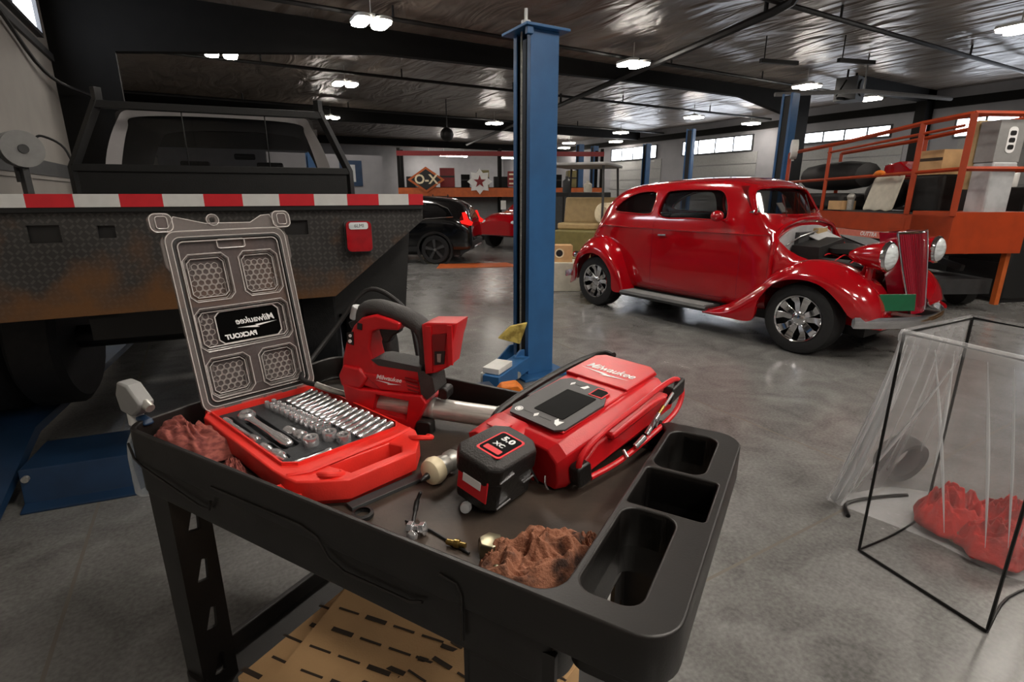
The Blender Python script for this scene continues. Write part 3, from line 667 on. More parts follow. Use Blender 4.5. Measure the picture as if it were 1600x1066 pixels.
# ------------------------------------------------------------------ black SUV
suv = thing('suv', 'glossy black SUV parked behind the flatbed truck with a lit red tail lamp', 'car', (3.90, 12.41, 0), R(144))
suv.scale = (.92, .92, .92)
SV = [(-2.2, .45, .85, .72, .5), (-2.16, .36, 1.05, .82, .6), (-2.02, .33, 1.32, .87, .62), (-1.75, .32, 1.5, .89, .62), (-1.2, .31, 1.58, .9, .64), (-.2, .31, 1.62, .9, .64), (.45, .31, 1.57, .9, .64), (.95, .32, 1.3, .9, .62), (1.3, .33, 1.06, .89, .66), (1.9, .35, .96, .86, .62), (2.2, .4, .85, .74, .5)]
sb = MB(M['suv_black']); sb.loft(body_rows(SV), True, True, True); sbo = sb.build('body_shell', ang=45)
arch = []
for x in (-1.32, 1.35):
    for s in (-1, 1): arch.append(MB(M['rubber_black']).cyl((x, s * .5, .34), (x, s * 1.1, .34), .39, n=28))
boolean(sbo, arch); sbo.parent = suv
for p in sbo.data.polygons: p.use_smooth = True
sbo.data.set_sharp_from_angle(angle=R(40))
for s in (-1, 1):
    def side(x, z, off):
        p = min(cr(SV, 6), key=lambda q: abs(q[0] - x)); S = [q for q in section(p) if q[1] > 0]
        return min(S, key=lambda q: abs(q[2] - z))[1] + off
    for P in ([(-1.75, 1.12), (-1.1, 1.08), (-1.1, 1.42), (-1.35, 1.40), (-1.62, 1.3)], [(-1.05, 1.08), (.0, 1.06), (.0, 1.47), (-1.05, 1.43)], [(.05, 1.06), (.85, 1.05), (.55, 1.35), (.3, 1.45), (.05, 1.47)]):
        g = MB(M['car_glass']); V = [(x, s * (side(x, z, .012)), z) for x, z in P]; g.add(V, [tuple(range(len(V)))]); g.build('side_window', suv)
    MB(M['chrome']).tube([(x, s * side(x, z, .018), z) for x, z in ((-1.1, 1.08), (-1.78, 1.12), (-1.64, 1.31), (-1.35, 1.42), (-.6, 1.47))], .012, 6).tube([(x, s * side(x, 1.05, .018), 1.06) for x in (-1.1, -.3, .8)], .009, 6).build('chrome_line', suv)
    MB(M['rubber_black']).lathe([(.39, .02), (.44, .03), (.44, -.03), (.39, -.04)], (-1.32, s * .9, .34), (0, s, 0), 32, False).lathe([(.39, .02), (.44, .03), (.44, -.03), (.39, -.04)], (1.35, s * .9, .34), (0, s, 0), 32, False).b2((-.9, s * .86, .3), (.92, s * .93, .42)).build('arch_cladding', suv)
    tl = MB(emission('tail_glow', '#e8201c', .7)); tl.prism([(-2.2, .92), (-1.98, .97), (-1.95, 1.03), (-2.04, 1.05), (-2.0, 1.22), (-2.06, 1.23), (-2.13, 1.05), (-2.23, .99)], s * .72, s * .9, 'xz'); tl.build('tail_light', suv)
    for x in (-1.32, 1.35):
        w = MB(M['tyre']); w.lathe([(.24, -.1), (.32, -.11), (.345, -.08), (.345, .08), (.32, .11), (.24, .1)], (x, s * .8, .345), (0, s, 0), 32, False); w = w.build('wheel', suv)
        rm = MB(M['pipe_dark']); rm.cyl((x, s * .8, .345), (x, s * .84, .345), .24, n=24); rm.use(M['dark_grey_paint'])
        for i in range(5):
            a = 2 * PI * i / 5 + .2; rm.loft([[(x + q * math.cos(a + d), s * e, .345 + q * math.sin(a + d)) for d, e in ((-k, .84), (k, .84), (k, .9), (-k, .9))] for q, k in ((.05, .5), (.24, .16))], True, True, True)
        rm.use(M['chrome_soft']).cyl((x, s * .84, .345), (x, s * .905, .345), .035); rm.build('rim', w)
MB(M['rubber_black']).b2((-2.22, -.7, .36), (-2.0, .7, .55)).use(M['chrome_soft']).b2((-2.235, -.5, .36), (-2.2, .5, .42)).build('rear_bumper', suv, bev=.02)
MB(M['pipe_dark']).b2((-1.9, -.7, .2), (1.9, .7, .35)).build('underbody', suv)
red_mat = MB(M['rust_orange']); red_mat.prism([(-.9, -.35), (.9, -.35), (.7, .35), (-.8, .35)], .001, .012)
tag(red_mat.build('ramp_plate', loc=(5.1, 10.35, 0), rot=(0, 0, R(-20))), 'flat rusty red ramp plate on the floor beside the SUV rear wheel', 'ramp')
# ------------------------------------------------------------------ flatbed truck on the drive-on lift
TR = (.938, 2.484, 0); TZ = R(-8)
def TW(x, y, z=0): return (TR[0] + x * math.cos(TZ) - y * math.sin(TZ), TR[1] + x * math.sin(TZ) + y * math.cos(TZ), z)
tk = thing('flatbed_truck', 'black flatbed truck seen from behind with a red and white striped bed edge', 'truck', TR, TZ)
MB(M['truck_black']).b2((-2.4, .0, 1.43), (0, 2.3, 1.497)).build('flatbed', tk, bev=.004)
rs = MB(M['stripe_red']); x = 0.0; w = .07; k = 0
while x > -2.39:
    rs.use(M['stripe_red'] if k % 2 == 0 else M['stripe_white']); x2 = max(-2.4, x - w)
    rs.b2((x2, -.004, 1.452), (x, .004, 1.502)); x = x2; w = .140 + .0011 * k; k += 1
rs.build('reflective_strip', tk, fixn=False)
rp_ = MB(M['diamond_plate'])
rp_.plate([[(-2.4, 1.44), (0, 1.44), (0, 1.38), (-.437, 1.032), (-2.4, 1.003)], [(-1.545, 1.317), (-1.44, 1.317), (-1.44, 1.385), (-1.545, 1.385)], [(-1.32, 1.33), (-1.26, 1.33), (-1.26, 1.38), (-1.32, 1.38)], [(-.63, 1.324), (-.53, 1.324), (-.53, 1.388), (-.63, 1.388)]], .02, .032, 0, 'xz')
rp_.use(M['pipe_dark']).b2((-1.56, .036, 1.3), (-1.24, .06, 1.4)).b2((-.65, .036, 1.3), (-.51, .06, 1.4))
rp_.build('rear_plate', tk, fixn=False)
MB(M['rubber_black']).prism([(0, 1.42), (-.02, 1.42), (-.07, .912), (-.43, .90), (-.43, 1.42)], .22, .235, 'xz').build('mud_flap', tk)
tl = MB(M['dark_grey_paint']); tl.prism(rr(-.375, 1.236, -.248, 1.388, .022), .0, .02, 'xz'); tl.use(M['tail_red']).prism(rr(-.368, 1.243, -.255, 1.381, .02), -.025, 0, 'xz'); tl.use(M['lamp_lens']).prism(rr(-.355, 1.345, -.27, 1.376, .01), -.028, -.024, 'xz')
tl.use(M['dark_grey_paint']).text('6LMI', .022, Matrix.Translation((-.31, -.0285, 1.36)) @ Matrix.Rotation(R(90), 4, 'X'))
tl.build('tail_lamp', tk, bev=.004)
hr = MB(M['truck_black']); y = 2.2
for s0, s1 in (((-2.0, -1.78)), ((-.12, -.32))):
    hr.tube([(s0, y, 1.5), (s0, y, 1.68), (s1, y, 2.14), (s1 + (.0), y, 2.22)], .035, 4)
hr.b2((-1.8, y - .03, 2.085), (-.3, y + .03, 2.135)).b2((-2.0, y - .03, 1.66), (-.12, y + .03, 1.71)).b2((-1.98, y - .01, 1.5), (-.14, y + .01, 1.69))
for x in (-1.28, -.72): hr.cyl((x, y, 1.7), (x, y, 2.1), .005, n=6)
for x in [-1.9 + .02 * i for i in range(0)]: pass
hr.build('headache_rack', tk, bev=.004)
cb = MB(M['truck_silver'])
O_ = cr([(-1.87, 1.30), (-1.86, 1.70), (-1.74, 2.02), (-1.60, 2.12), (-1.04, 2.15), (-.48, 2.12), (-.37, 2.02), (-.25, 1.70), (-.24, 1.30)], 6)
I_ = cr([(-1.76, 1.66), (-1.755, 1.74), (-1.68, 1.98), (-1.60, 2.065), (-1.04, 2.085), (-.50, 2.065), (-.43, 1.98), (-.36, 1.74), (-.355, 1.66)], 6)
cb.loft([[(u, 2.42, v) for u, v in I_], [(u, 2.40, v) for u, v in O_]])
cb.b2((-1.87, 2.4, .95), (-.24, 2.44, 1.67))
cb.loft([[(u, 2.40, v) for u, v in O_], [(u * 1.0, 3.0, v + .015 if v > 1.4 else v) for u, v in O_], [(u, 3.75, v + .0) for u, v in O_]])
cb.b2((-1.87, 2.4, .95), (-1.84, 3.9, 1.62)).b2((-.27, 2.4, .95), (-.24, 3.9, 1.62))
cb.b2((-1.87, 4.5, 1.05), (-.24, 5.6, 1.5))
cb.use(M['car_inside'])
cb.loft([[(-1.055 + (u + 1.055) * .955, y_, 1.3 + (v - 1.3) * .955) for u, v in O_] for y_ in (2.47, 3.0, 3.7)])
cb.loft([[(u, 2.43, v) for u, v in I_], [(-1.055 + (u + 1.055) * 1.12, 2.43, 1.86 + (v - 1.86) * 1.25) for u, v in I_]])
cb.prism([(3.7, 2.1), (4.05, 1.97), (4.05, 2.02), (3.7, 2.16)], -1.84, -.27, 'yz')
cb.build('cab', tk, fixn=False)
g = MB(M['car_glass']); g.add([(u, 2.425, v) for u, v in I_], [tuple(range(len(I_)))]); g.build('rear_window', tk, fixn=False)
ci = MB(M['car_inside']); ci.b2((-1.82, 2.5, .95), (-.29, 4.4, 1.45))
for x in (-1.55, -.95): ci.b2((x, 2.9, 1.4), (x + .42, 3.05, 1.68)).b2((x + .1, 2.9, 1.68), (x + .32, 3.0, 1.78))
ci.b2((-1.82, 4.0, 1.4), (-.29, 4.4, 1.62)); ci.box((-1.0, 3.85, 1.88), (.2, .03, .06)); ci.build('cab_interior', tk, bev=.03)
ch = MB(M['pipe_dark']); ch.b2((-1.5, .3, .95), (-1.38, 5.4, 1.15)).b2((-.72, .3, .95), (-.6, 5.4, 1.15)).cyl((-1.95, 1.2, .68), (-.15, 1.2, .68), .07).ball((-1.05, 1.2, .68), (.2, .2, .2)).b2((-1.5, .3, .85), (-.6, .38, 1.0)); ch.b2((-1.9, .5, 1.0), (-.2, 2.2, 1.42))
ch.build('chassis', tk)
for x, y in ((-2.22, 1.2), (-1.95, 1.2), (-.5, 1.2), (-.22, 1.2), (-2.1, 4.9), (-.35, 4.9)):
    w = MB(M['tyre']); w.lathe([(.2, -.1), (.36, -.12), (.4, -.09), (.4, .09), (.36, .12), (.2, .1)], (x, y, .69), (1, 0, 0), 28, True); w.build('wheel', tk)
MB(M['dark_grey_paint']).b2((-1.9, .9, .9), (-1.45, 1.0, 1.25)).build('mud_flap', tk)
# drive-on lift below
dl = thing('drive_on_lift', 'dark blue low drive-on lift ramps on the floor under the truck', 'vehicle lift', (0, 0, 0))
for x0 in (-2.52, -.62):
    rw = MB(M['lift_blue_dark']); V = []
    P = [(.2, .0), (.85, .24), (5.6, .24), (5.6, .285), (.8, .285), (.15, .02)]
    rw.prism(P, x0, x0 + .52, 'yz')
    q = rw.build('runway', dl); q.location = TR; q.rotation_euler = (0, 0, TZ)
cbm = MB(M['lift_blue_dark']); cbm.prism([(.42, .03), (.44, .2), (.78, .205), (.78, 0), (.36, 0), (.36, .012)], -1.96, .6, 'yz'); q = cbm.build('cross_beam', dl, bev=.004); q.location = TR; q.rotation_euler = (0, 0, TZ)
q = MB(M['zinc']).cyl((-1.93, .41, .16), (-1.93, .43, .16), .016).build('pivot_pin', dl); q.location = TR; q.rotation_euler = (0, 0, TZ)

# ------------------------------------------------------------------ left wall things
hz = thing('hose_reel', 'grey hose reel mounted on the beige wall left of the truck', 'hose reel', (-1.72, 8.4, 2.0), R(-62))
MB(M['grey_paint']).cyl((-.02, 0, 0), (.03, 0, 0), .2, n=28).cyl((.13, 0, 0), (.16, 0, 0), .2, n=28).use(M['dark_grey_paint']).cyl((.16, 0, 0), (.18, 0, 0), .05).build('reel', hz)
hh = MB(M['rubber_black'])
for i in range(4): hh.tube([(.045 + i * .025, a, b) for a, b in circ(0, 0, .14, 24)], .014, 6, True)
hh.tube(cr([(.06, .14, .1), (.08, .22, .16), (.07, .42, .04), (.06, .5, -.3)], 6), .014); hh.build('hose', hz)
MB(M['dark_grey_paint']).b2((-.1, -.05, -.36), (-.02, .05, .1)).b2((-.05, -.03, -.5), (.1, .03, -.2)).box((-.12, -.12, 0), (.06, .22, .08), (0, 0, R(30))).build('bracket', hz)
tag(MB(M['pipe_dark']).tube(cr([(XL + .05, 4, 4.25), (XL + .08, 9, 4.0), (XL + .1, 12.0, 3.45), (XL + .5, 13.3, 3.3), (XL + 1.3, 13.35, 3.0)], 6), .03).build('wall_cable'), 'dark loose cable draped along the top of the beige left wall', 'cable')

# ------------------------------------------------------------------ orange scissor lift basket
SLX = (8.05, 3.05, 0); sl = thing('scissor_lift', 'orange scissor lift with tall guard rails piled with shop clutter', 'lift', SLX, R(-26))
LL, LW = 3.7, 1.0
bs = MB(M['lift_orange']); bs.b2((0, 0, .98), (LW, LL, 1.24)).b2((0, -.02, .78), (LW, .62, 1.29)).b2((-.004, .72, 1.04), (.0, 1.02, 1.2)); bs.use(M['dark_grey_paint']).b2((.02, .0, 1.24), (LW - .02, LL, 1.26)); bs.build('platform', sl, bev=.01)
sg = MB(mat('sticker_pink', '#d97a68', .5)); sg.b2((-.012, .75, .88), (-.004, 2.05, .975)); sg.use(M['white_ink']).text('OUTTRA', .085, Matrix.Translation((-.0125, 1.35, .927)) @ Matrix.Rotation(R(-90), 4, 'Z') @ Matrix.Rotation(R(90), 4, 'X'), shear=.2, bold=.002); sg.build('warning_strip', sl, fixn=False)
def rail(P, r, nm): MB(M['lift_orange']).tube(P, r, 4).build(nm, sl, bev=.004)
for x, y, h, r in ((0, 0, 2.42, .05), (LW, 0, 2.42, .05), (0, .72, 2.4, .045), (0, 2.55, 2.25, .035), (0, LL, 2.24, .04), (LW, LL, 2.24, .04), (LW, 1.8, 2.3, .035)):
    rail([(x, y, 1.24), (x, y, h)], r, 'post')
for x in (0, LW):
    rail([(x, 0, 2.42), (x, .72, 2.40), (x, 2.2, 2.3), (x, LL, 2.24)], .032, 'top_rail'); rail([(x, .0, 1.80), (x, .72, 1.78), (x, LL, 1.72)], .025, 'middle_rail')
rail([(0, .1, 2.3), (0, 2.6, 2.17)], .02, 'gate_bar')
rail([(0, 0, 2.42), (LW, 0, 2.42)], .035, 'end_rail'); rail([(0, 0, 1.80), (LW, 0, 1.80)], .03, 'end_rail')
sc_ = MB(M['dark_grey_paint'])
for s in (0, 1):
    for k in range(2): sc_.box((.15 + s * .7, 1.85, .52 + k * .22), (.06, 2.6, .08), (R(10 if k else -10), 0, 0))
sc_.b2((.05, .2, .22), (.95, 3.5, .42)).use(M['pipe_dark'])
for y in (.6, 3.1):
    for x in (0, .85): sc_.cyl((x, y, .2), (x + .15, y, .2), .2, n=20)
sc_.use(M['rust_orange']).b2((.9, .05, .1), (.96, .12, .8)); sc_.build('chassis', sl)
def SLW(x, y, z): a = R(-26); return (SLX[0] + x * math.cos(a) - y * math.sin(a), SLX[1] + x * math.sin(a) + y * math.cos(a), z)
# the clutter in the basket
def slb(mb, x, y, z, nm, lab, cat, rz=0, rot=None, **k):
    return tag(mb.build(nm, loc=SLW(x, y, z), rot=rot or (0, 0, R(-26 + rz)), **k), lab, cat)
bgm = MB(M['off_white']); bgm.loft([[(px, .0 + .02 * math.sin(i), pz) for px, pz in ()] for i in range(0)] or [[(-.02 + .12 * z_ / .5 + (0.04 if 0 < i < 8 else 0), (-.30 + .6 * i / 8) * (1 - .1 * z_), z_ + .02 * math.sin(i * 2.2)) for i in range(9)] for z_ in (0, .1, .2, .3, .38, .46, .5)]); 
slb(bgm, .06, 1.35, 1.265, 'cloth_sheet', 'off-white sheet hanging inside the orange lift rails', 'cloth', solid=.03, sub=1)
bl = MB(M['rubber_black']); bl.loft([[(.28 * math.cos(a) * w, y, .24 + .24 * math.sin(a) * w) for a in [2 * PI * i / 12 for i in range(12)]] for y, w in ((-.8, .3), (-.75, .8), (-.3, 1.0), (.3, 1.0), (.7, .85), (.8, .3))], True, True, True)
slb(bl, .5, 3.0, 1.57, 'rolled_tarp', 'black bulky roll lying on top of the orange lift clutter', 'tarp')
bb = MB(M['rubber_black']); bb.b2((-.35, -.6, 0), (.35, .6, .26)); slb(bb, .52, 2.95, 1.262, 'duffel_bag', 'black bag under the rolled tarp inside the orange lift', 'bag', bev=.06)
eb = MB(M['rubber_black']); eb.ball((0, 0, .24), (.28, .36, .24)); slb(eb, .5, 1.75, 1.262, 'dark_bag', 'dark bag slumped beside the off-white sheet in the orange lift', 'bag')
dk = MB(M['rubber_black']); dk.b2((-.2, -.3, 0), (.2, .3, .5)); slb(dk, .58, .95, 1.262, 'tool_chest', 'black tool chest standing in the near half of the orange lift', 'chest', bev=.03)
cbx = MB(M['cardboard']); cbx.b2((-.17, -.2, 0), (.17, .2, .32)).use(M['cardboard_print']).box((-.173, 0, .2), (.004, .4, .04)); slb(cbx, .56, .95, 1.764, 'cardboard_box', 'tan cardboard box stacked on the black tool chest in the orange lift', 'box')
wb = MB(M['cardboard']); wb.b2((-.12, -.16, 0), (.12, .16, .14)); slb(wb, .10, 2.2, 1.262, 'wood_crate', 'small tan crate at the far corner of the orange lift floor', 'crate')
fj = MB(M['zinc']); fj.cyl((0, 0, 0), (0, 0, .16), .05).ball((0, 0, .2), .06); slb(fj, .1, 2.0, 1.262, 'metal_canister', 'small metal canister beside the tan crate in the orange lift', 'canister')
pn = thing('fuel_pump', 'narrow grey vintage gas pump with round top standing past the orange lift', 'pump', SLW(.55, .15, 1.262), R(-26))
MB(M['firewall_grey']).b2((-.16, -.14, .0), (.16, .14, .62)).build('cabinet', pn, bev=.02)
MB(M['tan_vinyl']).b2((-.18, .14, .3), (.18, .2, 1.12)).build('back_board', pn)
dp = MB(M['grey_paint']); dp.b2((-.17, -.13, .62), (.17, .13, 1.1)); dp.use(M['white_ink']).prism(rr(-.05, .72, .07, 1.02, .05), -.136, -.13, 'xz'); dp.use(M['pipe_dark'])
for z in (.76, .84, .92): dp.prism(rr(-.03, z, .05, z + .055, .02), -.14, -.134, 'xz')
dp.build('dial_head', pn, bev=.008)
rj = MB(M['car_red']); rj.prism([(-.4, 0), (.4, .02), (.4, .2), (.1, .24), (-.1, .12), (-.4, .1)], -.15, .15, 'yz')
slb(rj, .72, 1.62, 1.745, 'red_hood_panel', 'red curved body panel lying on the dark bag in the orange lift', 'panel', bev=.02)
fan = thing('work_light', 'white round work light clipped on the far rail of the orange lift', 'lamp', SLW(.0, LL - .1, 2.2), R(40))
MB(M['white_paint']).cyl((0, -.05, .1), (0, .05, .1), .17, n=24).use(M['grey_paint']).cyl((0, -.06, .1), (0, -.05, .1), .1, n=20).build('head', fan); MB(M['white_paint']).cyl((0, 0, -.1), (0, 0, 0), .02).build('clip', fan)
slb(MB(M['orange_pad']).ball((0, 0, .03), (.05, .09, .04)).b2((-.02, -.1, 0), (.02, .1, .03)), -.0, 1.35, 1.77, 'rail_clamp', 'small orange clamp on the middle rail of the orange lift', 'clamp')

# ------------------------------------------------------------------ clutter behind the car at right: timber and dark machinery
for i, (x, y, z, a, l, lab) in enumerate(((8.1, 1.35, .06, 20, 2.2, 'long timber beam lying flat on the floor right of the red car'), (8.35, 1.75, .06, 16, 2.0, 'timber beam on the floor behind the long beam at the right edge'), (8.3, 1.55, .18, 30, 1.7, 'timber beam lying crosswise on top of the other beams'))):
    tag(MB(M['wood']).b2((-l / 2, -.07, -.05), (l / 2, .07, .05)).build('timber_beam', loc=(x, y, z), rot=(0, 0, R(a)), bev=.006), lab, 'timber')
for i, (x, y, w, d, h, m, nm, lab, cat) in enumerate(((10.2, 3.2, .7, .9, 1.6, 'rubber_black', 'tool_cabinet', 'tall black cabinet just right of the orange lift', 'cabinet'), (10.9, 2.2, .5, .6, 1.55, 'dark_grey_paint', 'gas_cylinder_cart', 'dark grey machine standing at the right picture edge', 'machine'), (11.8, 4.6, 1.6, .8, 1.3, 'rubber_black', 'work_bench', 'black bench with clutter under the right wall windows', 'bench'), (11.6, 7.2, .8, 1.0, 1.0, 'rubber_black', 'engine_crate', 'dark crate on the floor beyond the far end of the orange lift', 'crate'))):
    t = thing(nm, lab, cat, (x, y, 0), R(-20))
    mb = MB(M[m]); mb.b2((-w / 2, -d / 2, .06), (w / 2, d / 2, h)); mb.build('body', t, bev=.02)
    fr_ = MB(M['pipe_dark'])
    for k in range(3): fr_.b2((-w / 2 - .012, -d / 2 + .05, .15 + k * h * .3), (-w / 2, d / 2 - .05, .1 + (k + 1) * h * .29))
    fr_.build('front_panel', t); MB(M['pipe_dark']).b2((-w / 2 + .03, -d / 2 + .03, 0), (w / 2 - .03, d / 2 - .03, .07)).build('base', t)
for i, (x, y, c, lab) in enumerate(((10.35, 3.3, 'white_paint', 'white jug on the tall black cabinet'), (10.1, 2.95, 'red_ink', 'red can on the tall black cabinet'))):
    tag(MB(M[c]).lathe([(.07, 0), (.08, .02), (.08, .2), (.03, .27), (.03, .3)], n=14).build('shop_can', loc=(x, y, 1.6)), lab, 'can')

# unit heater high under the ceiling
uh = thing('unit_heater', 'dark unit heater with brackets hanging under the ceiling above the orange lift', 'heater', (17.7, 10.0, 4.6), R(10))
MB(M['pipe_dark']).b2((-.35, -.3, -.35), (.35, .3, .3)).cyl((0, -.34, 0), (0, -.3, 0), .24, n=20).build('body', uh)
MB(M['frame_steel']).tube([(-.9, 0, -.35), (.9, 0, -.2)], .04, 4).tube([(-.35, 0, .3), (-.35, 0, .5)], .03, 4).tube([(.35, 0, .3), (.35, 0, .5)], .03, 4).tube([(.4, 0, -.3), (1.0, 0, .4)], .03, 4).tube([(-.4, 0, .2), (-1.0, 0, -.3)], .03, 4).build('bracket', uh)
tag(MB(M['grey_paint']).tube([(14.4, 10.2, 4.2), (16.6, 9.0, 4.3), (20.6, 8.5, 4.35)], .06, 6).cyl((16.6, 9.0, 4.3), (16.6, 9.0, CEIL), .02).build('ceiling_track'), 'light grey track rail hanging beneath the dark unit heater', 'rail')
for x, y, l, lab in ((13.0, 9.2, 1.1, 'short dark bracket hanging under the ceiling left of the unit heater, lower one'), (14.6, 8.2, 1.1, 'short dark bracket hanging under the ceiling left of the unit heater, upper one')):
    tag(MB(M['pipe_dark']).box((0, 0, 0), (l, .09, .09), (0, 0, R(-15))).cyl((-l / 2 + .1, .1, 0), (-l / 2 + .1, .1, .55), .015).build('hanging_bracket', loc=(x, y, 4.68)), lab, 'bracket')

# ------------------------------------------------------------------ open cart with roof and boxes behind the car
gc_ = thing('utility_cart_vehicle', 'dark roofed open utility cart with tan seat parked behind the red car', 'cart', (6.25, 8.1, 0), R(-52))
MB(M['grey_paint']).prism(rr(-.55, -.75, .55, .75, .15), 1.98, 2.03).build('roof', gc_, bev=.015)
for x in (-.48, .48):
    for y in (-.66, .66): MB(M['dark_grey_paint']).tube([(x, y, .5), (x, y * .98, 1.5), (x * .95, y * .95, 1.99)], .022, 6).build('post', gc_)
MB(M['olive']).b2((-.5, -.3, .45), (.5, .35, .86)).b2((-.55, -1.0, .3), (.55, .9, .46)).build('body', gc_, bev=.03)
MB(M['tan_vinyl']).b2((-.5, -.1, .86), (.5, .36, .98)).box((0, .42, 1.2), (1.0, .1, .5), (R(-12), 0, 0)).build('seat', gc_, bev=.03)
for x in (-.5, .5):
    for y in (-.65, .62): MB(M['tyre']).lathe([(.1, -.09), (.24, -.1), (.27, -.06), (.27, .06), (.24, .1), (.1, .09)], (x, y, .27), (1, 0, 0), 20).build('wheel', gc_)
tk_ = MB(M['cream']); tk_.lathe([(.02, -.26), (.15, -.25), (.19, -.2), (.19, .2), (.15, .25), (.02, .26)], (0, 0, 0), (1, .2, 0), 20)
tag(tk_.build('spray_tank', loc=(6.4, 7.55, 1.17), rot=(0, 0, 0)), 'cream cylindrical tank lying on the roofed open cart seat', 'tank')
for i, (x, y, z, w, h, m, nm, lab) in enumerate(((5.02, 7.0, 0, .5, .46, 'off_white', 'storage_box', 'large pale box on the floor beside the roofed open cart'), (4.98, 7.0, .46, .3, .26, 'cardboard', 'cardboard_box', 'small brown box with a round hole on top of the pale box'))):
    mb = MB(M[m]); mb.b2((-w / 2, -w / 2, 0), (w / 2, w / 2, h))
    if i: mb.use(M['pipe_dark']).cyl((-.06, -w / 2 - .002, .14), (-.06, -w / 2 + .01, .14), .055).use(M['cream']).ring(circ(-.06, .14, .075), circ(-.06, .14, .055), -w / 2 - .004, -w / 2, 'xz')
    tag(mb.build(nm, loc=(x, y, z), rot=(0, 0, R(-30)), bev=.01), lab, 'box')
dkc = thing('shop_cabinet', 'black shop cabinet behind the roofed open cart', 'cabinet', (7.5, 10.6, 0), R(-30))
MB(M['rubber_black']).b2((-1.1, -.3, 0), (1.1, .3, 1.55)).build('body', dkc, bev=.02); MB(M['dark_grey_paint']).b2((-1.0, -.32, .1), (-.02, -.3, 1.45)).b2((.02, -.32, .1), (1.0, -.3, 1.45)).build('door', dkc)
for k, (x, h, c) in enumerate(((-.7, .3, 'off_white'), (-.3, .2, 'white_paint'), (.1, .36, 'dark_grey_paint'), (.6, .26, 'off_white'))):
    a = R(-30); tag(MB(M[c]).lathe([(.09, 0), (.1, .02), (.1, h * .7), (.04, h * .85), (.04, h)], n=12).build('shop_jug', loc=(7.5 + x * math.cos(a), 10.6 + x * math.sin(a), 1.55)), ORD[k] + ' container from the left on the black shop cabinet', 'container')

# ------------------------------------------------------------------ storage rack far back
rk = thing('pallet_rack', 'long storage rack with a wide orange beam at the back of the hall', 'rack', (5.9, 17.9, 0), R(-26))
RL = 7.0
bmk = MB(M['rust_orange']); bmk.b2((0, 0, 1.42), (RL, .08, 1.72)); bmk.build('beam', rk)
MB(M['frame_steel']).b2((0, .04, 1.70), (RL, 1.0, 1.74)).build('shelf', rk); MB(M['grey_paint']).b2((0, .96, 0), (RL, 1.0, 1.7)).build('back_panel', rk)
for x in (0, 3.4, RL - .1): MB(M['frame_steel']).b2((x, .05, 0), (x + .1, .13, 3.0)).b2((x, .9, 0), (x + .1, .98, 3.0)).build('post', rk)
MB(M['dark_red']).b2((0, .0, 2.75), (RL, .06, 2.9)).build('beam', rk)
def RW(x, y, z): a = R(-26); return (5.9 + x * math.cos(a) - y * math.sin(a), 17.9 + x * math.sin(a) + y * math.cos(a), z)
def rkb(mb, x, y, z, nm, lab, cat, **k): return tag(mb.build(nm, loc=RW(x, y, z), rot=(0, 0, R(-26)), **k), lab, cat)
dm = MB(M['rust_orange']); dm.prism([(-.62, 0), (0, -.42), (.62, 0), (0, .42)], 0, .04, 'xz'); dm.use(M['pipe_dark']).prism([(-.5, 0), (0, -.34), (.5, 0), (0, .34)], -.01, 0, 'xz'); dm.use(M['cream']).text('O-X', .42, Matrix.Translation((0, -.012, 0)) @ Matrix.Rotation(R(90), 4, 'X'), bold=.01)
rkb(dm, .95, -.06, 1.98, 'diamond_sign', 'dark diamond sign reading O-X leaning on the orange beam', 'sign', fixn=False)
st = MB(M['white_paint']); P5 = [((.42 if i % 2 == 0 else .3) * math.sin(2 * PI * i / 16), (.42 if i % 2 == 0 else .3) * math.cos(2 * PI * i / 16)) for i in range(16)]; st.prism(P5, 0, .05, 'xz'); st.use(M['dark_red']).prism([((.22 if i % 2 == 0 else .09) * math.sin(2 * PI * i / 10), (.22 if i % 2 == 0 else .09) * math.cos(2 * PI * i / 10)) for i in range(10)], -.01, 0, 'xz')
rkb(st, 2.75, -.06, 1.92, 'star_sign', 'white badge shaped sign with a dark star on the orange beam', 'sign')
rb_ = MB(M['dark_red']); rb_.b2((-.75, 0, 0), (.75, .05, .5)); rb_.use(M['cream'])
for z in (.1, .25, .4): rb_.b2((-.7, -.004, z - .025), (.7, 0, z + .025))
rkb(rb_, 4.45, -.02, 1.76, 'striped_sign', 'dark red striped sign on the orange beam beside the blue column', 'sign')
for i in range(10):
    h = .35 + .35 * ((i * 7) % 5) / 5; w = .3 + .1 * (i % 3)
    mb = MB(M[('rubber_black', 'cardboard', 'dark_red', 'frame_steel', 'olive')[i % 5]]); mb.b2((-w / 2, -.3, 0), (w / 2, .2, h)); mb.use(M['pipe_dark']).b2((-w / 2, -.305, h * .5), (w / 2, -.3, h * .6))
    rkb(mb, .4 + i * .62, .6, 1.745, 'storage_bin', ORD[i] + ' bin from the left on the shelf above the orange beam', 'bin', bev=.01)
for i in range(9):
    mb = MB(M[('olive', 'yellow_wood', 'rubber_black', 'dark_grey_paint', 'rubber_black', 'frame_steel', 'rubber_black', 'dark_grey_paint', 'rubber_black')[i]]); mb.lathe([(.14, 0), (.15, .03), (.15, .3), (.06, .38), (.06, .44)], n=14)
    rkb(mb, .75 + i * .33, -.35, 0, 'oil_bottle', ORD[i] + ' bottle from the left on the floor below the orange beam', 'bottle')
wrk = thing('window_rack', 'bright wire rack with boxes behind the SUV roof', 'rack', RW(.6, -.3, 0), R(-26))
for x in (-.05, .55, 1.05): MB(M['pipe_dark']).b2((x, 0, .8), (x + .04, .04, 1.5)).build('post', wrk)
for z in (.85, 1.05, 1.25, 1.42): MB(M['pipe_dark']).b2((-.05, 0, z), (1.1, .3, z + .03)).build('shelf', wrk)
MB(M['pipe_dark']).b2((-.05, .1, 0), (1.1, .14, .85)).build('base', wrk)
